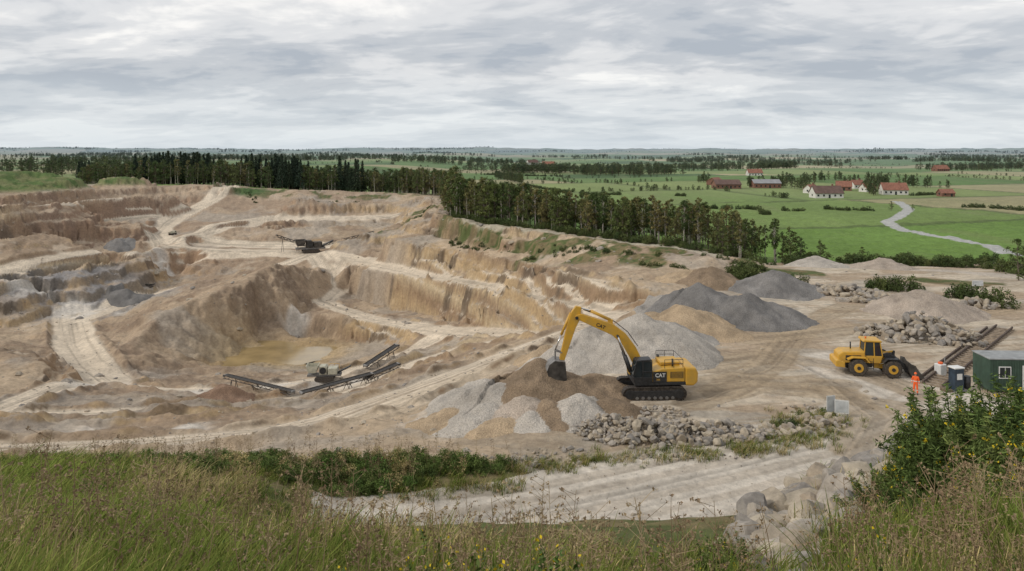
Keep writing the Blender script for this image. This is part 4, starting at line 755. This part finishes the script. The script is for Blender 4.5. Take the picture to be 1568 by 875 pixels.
    for yy in (-1.38,1.33): prism(E,'bucket_side',[(2.85,1.35),(2.8,.6),(3.0,.18),(3.4,.06),(4.05,.1),(3.5,.75),(3.2,1.25)],yy,yy+.05,DKS,.01)
    return E
X_,Y_,_=P(1343,577,0);loader((X_,Y_+1,ht(X_,Y_+1)),-.18)
def worker(loc,rz):
    E=empty('worker',loc,rz)
    def skin(name,vs,es,rad,m,lv=2):
        me=bpy.data.meshes.new(name);me.from_pydata(vs,es,[]);me.materials.append(m);o=obj(name,me,parent=E);o.modifiers.new('s','SKIN')
        for i,r in enumerate(rad): me.skin_vertices[0].data[i].radius=(r if isinstance(r,tuple) else (r,r))
        me.skin_vertices[0].data[0].use_root=True;md=o.modifiers.new('sub','SUBSURF');md.levels=lv;md.render_levels=lv
        return o
    vs=[(0,0,.95),(0,0,1.1),(0,0,1.3),(0,0,1.44),(0,.01,1.5),(-.09,0,.88),(-.12,.02,.5),(-.14,0,.1),(.09,0,.88),(.12,.03,.5),(.14,0,.1),(-.18,0,1.42),(-.25,.02,1.15),(-.26,.08,.9),(.18,0,1.42),(.26,0,1.16),(.27,.08,.92)]
    es=[(0,1),(1,2),(2,3),(3,4),(0,5),(5,6),(6,7),(0,8),(8,9),(9,10),(3,11),(11,12),(12,13),(3,14),(14,15),(15,16)]
    ms,nt,b=newmat('hi_vis_suit');N=nt.nodes;L=nt.links;tc=N.new('ShaderNodeTexCoord');sp=N.new('ShaderNodeSeparateXYZ');L.new(tc.outputs['Object'],sp.inputs[0])
    dv=N.new('ShaderNodeMath');dv.operation='DIVIDE';dv.inputs[1].default_value=1.6;L.new(sp.outputs[2],dv.inputs[0])
    cr=N.new('ShaderNodeValToRGB');cr.color_ramp.interpolation='CONSTANT';L.new(dv.outputs[0],cr.inputs[0])
    O=(.88,.13,.02,1);G_=(.6,.6,.55,1);e0=cr.color_ramp.elements;e0[0].color=O;e0[1].position=.2;e0[1].color=G_
    for p,cl in [(.235,O),(.66,G_),(.70,O)]: q=e0.new(p);q.color=cl
    L.new(cr.outputs[0],b.inputs['Base Color']);b.inputs['Roughness'].default_value=.7
    skin('suit',vs,es,[(.15,.11),(.15,.11),(.18,.12),(.13,.09),.055,.095,.075,.06,.095,.075,.06,.075,.055,.04,.075,.055,.04],ms)
    skin('neck_head',[(0,.01,1.48),(0,.015,1.56),(0,.02,1.64),(0,.015,1.73)],[(0,1),(1,2),(2,3)],[.05,.055,(.078,.095),(.06,.075)],SKN)
    skin('nose',[(0,.11,1.66),(0,.135,1.63)],[(0,1)],[.012,.016],SKN,1)
    for sg in (-1,1):
        hx=sg*.262;hy=.085;hz_=.885;v=[(hx,hy,hz_),(hx,hy+.01,hz_-.07)];e=[(0,1)];r=[.026,(.02,.038)]
        for k,(dy,ln) in enumerate([(-.028,.06),(-.009,.075),(.01,.07),(.028,.055)]): v+=[(hx,hy+.01+dy,hz_-.09),(hx-sg*.01,hy+.015+dy,hz_-.09-ln*.6),(hx-sg*.025,hy+.02+dy,hz_-.09-ln)];i=len(v)-3;e+=[(1,i),(i,i+1),(i+1,i+2)];r+=[.009,.009,.008]
        v+=[(hx,hy+.045,hz_-.05),(hx-sg*.01,hy+.06,hz_-.09)];i=len(v)-2;e+=[(0,i),(i,i+1)];r+=[.01,.009];skin('hand',v,e,r,SKN,1)
        skin('boot',[(sg*.14,-.04,.06),(sg*.145,.06,.05),(sg*.15,.17,.04)],[(0,1),(1,2)],[.06,.055,.045],BLK)
        bm=bmesh.new();bmesh.ops.create_uvsphere(bm,u_segments=8,v_segments=6,radius=.012);me=bpy.data.meshes.new('eye');bm.to_mesh(me);bm.free();me.materials.append(BLK);obj('eye',me,loc=(sg*.032,.105,1.675),parent=E)
        skin('ear',[(sg*.08,.01,1.63),(sg*.085,.01,1.67)],[(0,1)],[.014,.016],SKN,1)
    bm=bmesh.new();bmesh.ops.create_uvsphere(bm,u_segments=20,v_segments=12,radius=1)
    for v in [v for v in bm.verts if v.co.z<-.05]: bm.verts.remove(v)
    for v in bm.verts: v.co=Vector((v.co.x*.11,v.co.y*.135+(.03 if v.co.y>.7 and v.co.z<.2 else 0),v.co.z*.125))
    me=bpy.data.meshes.new('helmet');bm.to_mesh(me);bm.free();me.materials.append(ORG);obj('helmet',me,loc=(0,.02,1.70),parent=E)
X_,Y_,_=P(1402,604,0);worker((X_,Y_,ht(X_,Y_)),2.6)
# ---------------------------------------------------------------- yard furniture
GRN=mat('container_green',(.045,.085,.06),.5,0,.15,2);ROOF=mat('grey_roof',(.30,.31,.31),.6,0,.15,2);WOOD=mat('weathered_wood',(.20,.15,.10),.85,0,.3,6,.3,30);BLU=mat('dark_blue_paint',(.03,.05,.075),.5,0,.2,3);RST=mat('rusty_steel',(.13,.095,.075),.8,.3,.35,5,.3,20);SLP=mat('dusty_sleeper',(.30,.24,.18),.9,0,.25,3)
X_,Y_=pw(1518,603);E=empty('site_office_container',(X_,Y_+.2,ht(X_+2,Y_+1)),-.05)
box(E,'body',(0,0,.15),(6,2.4,2.75),GRN,.03)
bm=bmesh.new()
for k in range(28):
    bmesh.ops.create_cube(bm,size=1,matrix=Matrix.Translation((.2+k*.207,-.012,1.45))@Matrix.Diagonal((.09,.03,2.4,1)))
me=bpy.data.meshes.new('corrugation');bm.to_mesh(me);bm.free();me.materials.append(GRN);obj('corrugation',me,parent=E)
box(E,'roof',(-.06,-.08,2.76),(6.06,2.46,2.86),ROOF,.02);box(E,'window_frame',(.7,-.06,1.2),(1.7,-.03,2.2),WHT,.01);box(E,'window_pane',(.78,-.07,1.28),(1.62,-.062,2.12),GLS,0);box(E,'window_bar',(1.18,-.08,1.28),(1.22,-.072,2.12),WHT,0);box(E,'door',(2.6,-.06,.2),(3.5,-.03,2.3),WHT,.01)
for xx in (.2,2.9,5.6): box(E,'foundation_block',(xx,.1,-.15),(xx+.3,2.3,.149),GRY,.01)
box(E,'step',(2.5,-.9,-.1),(3.6,-.09,.12),WOOD,.01)
X_,Y_=pw(1465,598);E=empty('fuel_pump_cabinet',(X_,Y_,ht(X_,Y_)),.2);box(E,'plinth',(-.7,-.5,-.1),(.7,.5,.1),GRY);box(E,'cabinet',(-.5,-.35,.1),(.4,.35,1.9),BLU,.03);box(E,'cap',(-.55,-.4,1.9),(.45,.4,2.0),WHT,.02);box(E,'panel',(-.3,-.372,1.0),(.2,-.36,1.5),WHT,0);cyl(E,'nozzle_hose',(.45,-.1,1.5),(.6,-.1,.5),.03,BLK,8);cyl(E,'tank',(.9,-.1,.15),(.9,-.1,1.2),.28,BLK,18);box(E,'pallet',(-1.3,-.4,-.05),(-.75,.4,.25),WOOD)
X_,Y_=pw(1440,574);E=empty('white_tank_unit',(X_,Y_,ht(X_,Y_)),.3);box(E,'body',(-.35,-.35,0),(.35,.35,1.0),WHT,.05);cyl(E,'lid',(0,0,1.0),(0,0,1.15),.2,ORG,14);cyl(E,'pipe',(.5,0,0),(.5,0,1.5),.05,GRY)
X_,Y_=pw(1508,590);E=empty('electrical_cabinet',(X_,Y_,ht(X_,Y_)),.1);box(E,'body',(-.3,-.25,0),(.3,.25,1.5),WHT,.02);box(E,'door',(-.25,-.262,.2),(.25,-.253,1.4),GRY,0);box(E,'plinth',(-.4,-.35,-.1),(.4,.35,.06),GRY)
a=np.array(pw(1428,592));b=np.array(pw(1538,503));d=b-a;L=np.linalg.norm(d);an=math.atan2(d[1],d[0]);E=empty('rail_track',(a[0],a[1],max(ht(*a),ht(*(a+d*.5)),ht(*b))+.02),an)
for yy in (-.75,.75): prism(E,'rail',[(0,.1),(L,.1),(L,.3),(0,.3)],yy-.07,yy+.07,RST,.01)
bm=bmesh.new()
for k in np.arange(.3,L,.8): bmesh.ops.create_cube(bm,size=1,matrix=Matrix.Translation((k,0,.02))@Matrix.Diagonal((.24,2.1,.16,1)))
me=bpy.data.meshes.new('sleepers');bm.to_mesh(me);bm.free();me.materials.append(SLP);obj('sleepers',me,parent=E)
prism(E,'edge_beam',[(0,-.1),(L*.95,-.1),(L*.95,.2),(0,.2)],1.3,1.46,RST,.02)
def sign(px,py,w_,h_,rz,nm='information_sign',th=.3):
    X_,Y_=pw(px,py);E=empty(nm,(X_,Y_,ht(X_,Y_)),rz);beams(E,'posts',[((-w_/2+.1,.05,-.2),(-w_/2+.1,.05,th+h_)),((w_/2-.1,.05,-.2),(w_/2-.1,.05,th+h_))],.035,GRY);box(E,'board',(-w_/2,-.03,th),(w_/2,0,th+h_),WHT,.01);box(E,'printed_panel',(-w_/2+.06,-.036,th+.08),(w_/2-.06,-.032,th+h_-.08),mat('faded_print',(.55,.57,.58),.5,0,.15,2),0)
sign(1272,638,.75,1.25,.25);sign(1289,640,1.0,1.0,-.35)
sign(1497,447,1.6,.8,0,'site_sign',.8)
# ---------------------------------------------------------------- conveyors
BELT=mat('belt_rubber',(.045,.042,.04),.8,0,.3,3)
def conveyor(name,p0,p1,w_=1.,legs=3,m=DKS,dep=.3,bs=.04):
    p0=np.array(p0);p1=np.array(p1);d=p1-p0;L=float(np.hypot(d[0],d[1]));an=math.atan2(d[1],d[0]);E=empty(name,tuple(p0),an)
    s_=d[2]/L;top=lambda t:s_*t
    prism(E,'belt',[(0,.1),(L,.1+s_*L),(L,.18+s_*L),(0,.18)],-w_/2,w_/2,BELT,.02)
    for sg in (-1,1):
        yy=sg*(w_/2+.06);prism(E,'truss_chord',[(0,-dep),(L,s_*L-dep),(L,s_*L-dep+.09),(0,-dep+.09)],yy-.05,yy+.05,m,0);prism(E,'side_rail',[(0,.12),(L,.12+s_*L),(L,.26+s_*L),(0,.26)],yy-.04,yy+.04,m,0)
        n=int(L/1.);beams(E,'truss_lattice',[((L*k/n,yy,top(L*k/n)-(dep if k%2 else -.12)),(L*(k+1)/n,yy,top(L*(k+1)/n)-(-.12 if k%2 else dep))) for k in range(n)],bs,m,4)
    cyl(E,'head_drum',(L,-w_/2,s_*L+.05),(L,w_/2,s_*L+.05),.2,GRY);cyl(E,'tail_drum',(0,-w_/2,.05),(0,w_/2,.05),.2,GRY)
    lg=[]
    for k in range(legs):
        t=L*(k+.6)/legs;zt=top(t)-dep;wx=p0[0]+math.cos(an)*t;wy=p0[1]+math.sin(an)*t;zg=ht(wx,wy)-p0[2]-.2
        lg+=[((t-.4,-w_/2-.3,zg),(t,-w_/2,zt)),((t+.4,w_/2+.3,zg),(t,w_/2,zt)),((t+.4,-w_/2-.3,zg),(t,-w_/2,zt)),((t-.4,w_/2+.3,zg),(t,w_/2,zt))]
    beams(E,'support_legs',lg,.05,m,5);return E
def gp(px,py,z_,dz):
    a=P(px,py,z_);return (a[0],a[1],ht(a[0],a[1])+dz)
conveyor('conveyor',gp(448,606,-15,.7),gp(345,590,-16.5,2.2),.7,3)
conveyor('conveyor',gp(462,615,-14.8,.7),gp(570,590,-14.8,1.1),1.,4);conveyor('conveyor',gp(560,592,-14.8,.8),gp(610,575,-14.6,1.3),.9,2)
conveyor('conveyor',gp(560,567,-16.5,.8),gp(608,547,-16.5,2.2),.9,2)
def crusher(loc,rz,sc,col,nm='mobile_crusher'):
    E=empty(nm,loc,rz,sc)
    for sg in (-1,1): prism(E,'track',stadium(3.6,.8),sg*1.1-.22,sg*1.1+.22,TRK,.02)
    box(E,'chassis',(-3.2,-.8,.8),(3.0,.8,1.15),GRY);prism(E,'hopper',[(-3.4,2.9),(-2.9,1.6),(-1.5,1.6),(-1.1,2.9),(-1.25,2.9),(-1.6,1.75),(-2.8,1.75),(-3.25,2.9)],-1.15,1.15,col,.01);prism(E,'hopper_end',[(-3.3,2.85),(-2.85,1.7),(-1.55,1.7),(-1.2,2.85)],1.15,1.2,col,0);prism(E,'hopper_end',[(-3.3,2.85),(-2.85,1.7),(-1.55,1.7),(-1.2,2.85)],-1.2,-1.15,col,0)
    prism(E,'crusher_box',[(-1.0,1.15),(.4,1.15),(.4,2.4),(.1,2.7),(-1.0,2.7)],-.9,.9,col,.05);cyl(E,'flywheel',(-.3,-1.05,1.9),(-.3,-.9,1.9),.6,BLK,24);box(E,'engine_bay',(.6,-.95,1.15),(2.3,.95,2.3),col,.06);prism(E,'discharge_belt',[(1.8,.9),(4.8,2.4),(4.8,2.6),(1.7,1.12)],-.4,.4,BLK,.01);box(E,'walkway',(.5,.96,1.5),(2.4,1.4,1.56),GRY,0)
    beams(E,'handrail',[((.5,1.4,1.55),(.5,1.4,2.5)),((1.5,1.4,1.55),(1.5,1.4,2.5)),((2.4,1.4,1.55),(2.4,1.4,2.5)),((.5,1.4,2.5),(2.4,1.4,2.5))],.04,YEL);return E
CRM=mat('dusty_cream',(.50,.48,.38),.7,0,.12,2)
crusher(gp(498,583,-16.5,0),.1,.85,CRM)
crusher(gp(476,386,-15,0),.4,1.6,DKS,'crushing_plant')
conveyor('conveyor',gp(470,384,-15,2),(P(402,362,-10)[0]*.93,250.,-9.2),1.1,2,DKS,.6,.07);conveyor('conveyor',gp(490,384,-15,2),(P(547,359,-9)[0]*.9,252.,-8.2),1.1,2,DKS,.6,.07)
def dumptruck(loc,rz,sc,col):
    E=empty('dump_truck',loc,rz,sc)
    for xx in (-1.9,-.6,2.2):
        for sg in (-1,1): cyl(E,'wheel',(xx,sg*.8,.7),(xx,sg*1.3,.7),.7,RUB,20)
    box(E,'chassis',(-2.9,-.6,.8),(3.2,.6,1.2),BLK);prism(E,'dump_body',[(-3.3,2.2),(-2.4,1.25),(1.0,1.25),(1.3,2.9),(1.1,2.9),(.85,1.5),(-2.3,1.5),(-3.2,2.3)],-1.2,1.2,col,.02)
    for yy in (-1.3,1.22): prism(E,'body_side',[(-3.2,2.25),(-2.4,1.3),(1.,1.3),(1.2,2.7)],yy,yy+.08,col,0)
    prism(E,'cab',[(1.4,1.2),(3.4,1.2),(3.5,1.9),(2.9,2.0),(2.6,3.0),(1.5,3.0)],-1.1,1.1,col,.05);prism(E,'windows',[(1.6,2.1),(2.75,2.1),(2.5,2.85),(1.6,2.85)],-1.11,1.11,GLS,0)
dumptruck(gp(264,360,-11.8,0),1.2,.5,CRM);crusher(gp(230,447,-22,0),1.2,.42,DKS,'mobile_screener')
# ---------------------------------------------------------------- farm buildings
M_ww=mat('white_render',(.66,.64,.60),.8,0,.06,.5);M_rb=mat('red_brick',(.22,.11,.08),.85,0,.15,1);M_rr=mat('red_tile',(.27,.12,.08),.8,0,.15,.8);M_gr=mat('grey_sheet_roof',(.28,.28,.29),.6,0,.12,.3);M_dr=mat('dark_tile',(.14,.085,.07),.8,0,.15,.6);M_dk=mat('window_dark',(.03,.035,.04),.15)
def house(name,px,py,w_,d_,h_,rh,rz,wm,rm,chim=True,z_=ZF):
    a=P(px,py,z_);zg=float(hz(np.array([a[0]]),np.array([a[1]]))[0]);E=empty(name,(a[0],a[1],zg),rz)
    box(E,'walls',(-w_/2,-d_/2,-.5),(w_/2,d_/2,h_),wm,0);ov=.4
    me=bpy.data.meshes.new('gables');me.from_pydata([(-w_/2,-d_/2,h_),(-w_/2,d_/2,h_),(-w_/2,0,h_+rh),(w_/2,-d_/2,h_),(w_/2,d_/2,h_),(w_/2,0,h_+rh)],[],[(0,1,2),(3,5,4)]);me.materials.append(wm);obj('gables',me,parent=E)
    k=rh/(d_/2)
    for sg in (-1,1):
        y1=sg*(d_/2+ov);zl=h_-k*ov;v=[(-w_/2-ov,y1,zl+.05),(w_/2+ov,y1,zl+.05),(w_/2+ov,0,h_+rh+.05),(-w_/2-ov,0,h_+rh+.05)];v+=[(q[0],q[1],q[2]+.25) for q in v];me=bpy.data.meshes.new('roof');me.from_pydata(v,[],[(0,1,2,3),(4,5,6,7),(0,1,5,4),(1,2,6,5),(2,3,7,6),(3,0,4,7)]);me.materials.append(rm);obj('roof_slope',me,parent=E)
    nw=max(2,int(w_/3))
    for q in range(nw):
        xx=-w_/2+w_*(q+.5)/nw
        if q==nw//2: box(E,'door',(xx-.6,-d_/2-.05,0),(xx+.6,-d_/2-.01,2.2),M_dk,0)
        else: box(E,'window',(xx-.55,-d_/2-.05,1.),(xx+.55,-d_/2-.01,2.2),M_dk,0)
    box(E,'gable_window',(-w_/2-.05,-.6,1.1),(-w_/2-.01,.6,2.3),M_dk,0)
    if chim: box(E,'chimney',(w_*.2,-.4,h_+rh*.6),(w_*.2+.8,.4,h_+rh+1.3),M_rb,0)
house('red_barn',1112,289,19,11,3.2,3.2,.05,M_rb,M_dr,False);house('red_barn',1095,284,14,9,3,2.8,.9,M_rb,M_rr,False);house('grey_barn',1172,288,20,12,3.6,2.6,-.05,M_rb,M_gr,False);house('white_farmhouse',1265,303,17,9,3,4,.03,M_ww,M_dr);house('white_farmhouse',1242,296,8,7,2.6,3,.6,M_ww,M_rr);house('farmhouse',1292,292,10,8,3,3.6,-.4,M_rb,M_rr)
house('white_farmhouse',1368,298,15,9,3.2,4.2,-.15,M_ww,M_rr);house('farmhouse',1328,294,8,7,2.8,3,.3,M_ww,M_rr);house('brick_house',1440,266,18,10,3,4.5,.2,M_rb,M_rr);house('brick_house',1448,301,8,6,2.2,2.2,0,M_rb,M_rr,False);house('brick_house',1312,289,9,7,3,3.2,.2,M_ww,M_rr);house('brick_house',840,256,22,13,4,5,.1,M_rb,M_rr);house('brick_house',815,255,20,12,4,5,.4,M_ww,M_dr);house('white_farmhouse',1155,270,16,10,3,4,0,M_ww,M_rr)
print('machines',time.time()-T0)
# ---------------------------------------------------------------- light, world, camera
sd=Vector((-.78,-.25,0)).normalized();el=math.radians(36);sv=Vector((sd.x*math.cos(el),sd.y*math.cos(el),math.sin(el)))
l=bpy.data.lights.new('sun','SUN');l.energy=1.5;l.angle=math.radians(10);l.color=(1,.93,.83);lo=bpy.data.objects.new('sun',l);SC.objects.link(lo);lo.rotation_euler=sv.to_track_quat('Z','Y').to_euler()
wd_=bpy.data.worlds.new('World');bpy.context.scene.world=wd_;wd_.use_nodes=True;nt=wd_.node_tree;N=nt.nodes;L=nt.links;bg=N['Background'];bg.inputs['Strength'].default_value=.1
sky=N.new('ShaderNodeTexSky');sky.sky_type='NISHITA';sky.sun_disc=False;sky.sun_elevation=el;sky.sun_rotation=math.atan2(sv.x,sv.y)
tc=N.new('ShaderNodeTexCoord');sp=N.new('ShaderNodeSeparateXYZ');L.new(tc.outputs['Generated'],sp.inputs[0])
def M2(op,a,b):
    m=N.new('ShaderNodeMath');m.operation=op
    for i,q in enumerate((a,b)):
        if isinstance(q,(int,float)): m.inputs[i].default_value=q
        else: L.new(q,m.inputs[i])
    return m.outputs[0]
zc=M2('ADD',M2('MAXIMUM',sp.outputs[2],0.0),.15)
u=M2('DIVIDE',sp.outputs[0],zc);v=M2('DIVIDE',sp.outputs[1],zc)
def cn(su,sv_,sc,de,off,ro=.55,dist=.0):
    cb=N.new('ShaderNodeCombineXYZ');L.new(M2('MULTIPLY',M2('ADD',u,M2('MULTIPLY',v,.35)),su),cb.inputs[0]);L.new(M2('MULTIPLY',M2('ADD',v,M2('MULTIPLY',u,-.12)),sv_),cb.inputs[1]);cb.inputs[2].default_value=off
    n=N.new('ShaderNodeTexNoise');n.inputs['Scale'].default_value=sc;n.inputs['Detail'].default_value=de;n.inputs['Roughness'].default_value=ro;n.inputs['Distortion'].default_value=dist;L.new(cb.outputs[0],n.inputs['Vector']);return n.outputs['Fac']
nA=cn(1.0,1.3,1.2,6,1.3,.56,.5);nB=cn(.4,.8,.7,2,4.7);nC=cn(1.5,1.8,3.4,4,3.1,.5,.3)
mix_=M2('ADD',M2('ADD',M2('MULTIPLY',nA,.48),M2('MULTIPLY',nB,.36)),M2('MULTIPLY',nC,.16))
mix_=M2('ADD',mix_,M2('MULTIPLY',sp.outputs[0],-.03))
cr=N.new('ShaderNodeValToRGB');L.new(mix_,cr.inputs[0]);cr.color_ramp.interpolation='EASE';e0=cr.color_ramp.elements;e0[0].position=.40;e0[0].color=(.44,.48,.535,1);e0[1].position=.60;e0[1].color=(.99,.97,.94,1)
q=e0.new(.46);q.color=(.56,.585,.62,1);q=e0.new(.53);q.color=(.75,.755,.765,1)
sc_=N.new('ShaderNodeVectorMath');sc_.operation='SCALE';L.new(cr.outputs[0],sc_.inputs[0]);sc_.inputs['Scale'].default_value=10.4
hb=N.new('ShaderNodeMapRange');L.new(M2('ADD',sp.outputs[2],M2('MULTIPLY',nA,-.08)),hb.inputs[0]);hb.inputs[1].default_value=-.04;hb.inputs[2].default_value=.07;hb.inputs[3].default_value=.8;hb.inputs[4].default_value=0
mh=N.new('ShaderNodeMix');mh.data_type='RGBA';L.new(hb.outputs[0],mh.inputs[0]);L.new(sc_.outputs[0],mh.inputs[6]);mh.inputs[7].default_value=(7.1,7.8,8.3,1)
mk=N.new('ShaderNodeMix');mk.data_type='RGBA';mk.inputs[0].default_value=.94;L.new(sky.outputs[0],mk.inputs[6]);L.new(mh.outputs[2],mk.inputs[7])
L.new(mk.outputs[2],bg.inputs['Color'])
cam=bpy.data.cameras.new('camera');co=bpy.data.objects.new('camera',cam);SC.objects.link(co);co.location=(0,0,20);co.rotation_euler=(math.pi/2,0,0);cam.sensor_width=36;cam.lens=1100/1568*36;cam.shift_y=-(437.5-232)/1568;cam.clip_start=.05;cam.clip_end=30000
sc=bpy.context.scene;sc.camera=co;sc.view_settings.view_transform='Standard';sc.view_settings.look='None';sc.view_settings.exposure=0
print('total',time.time()-T0)
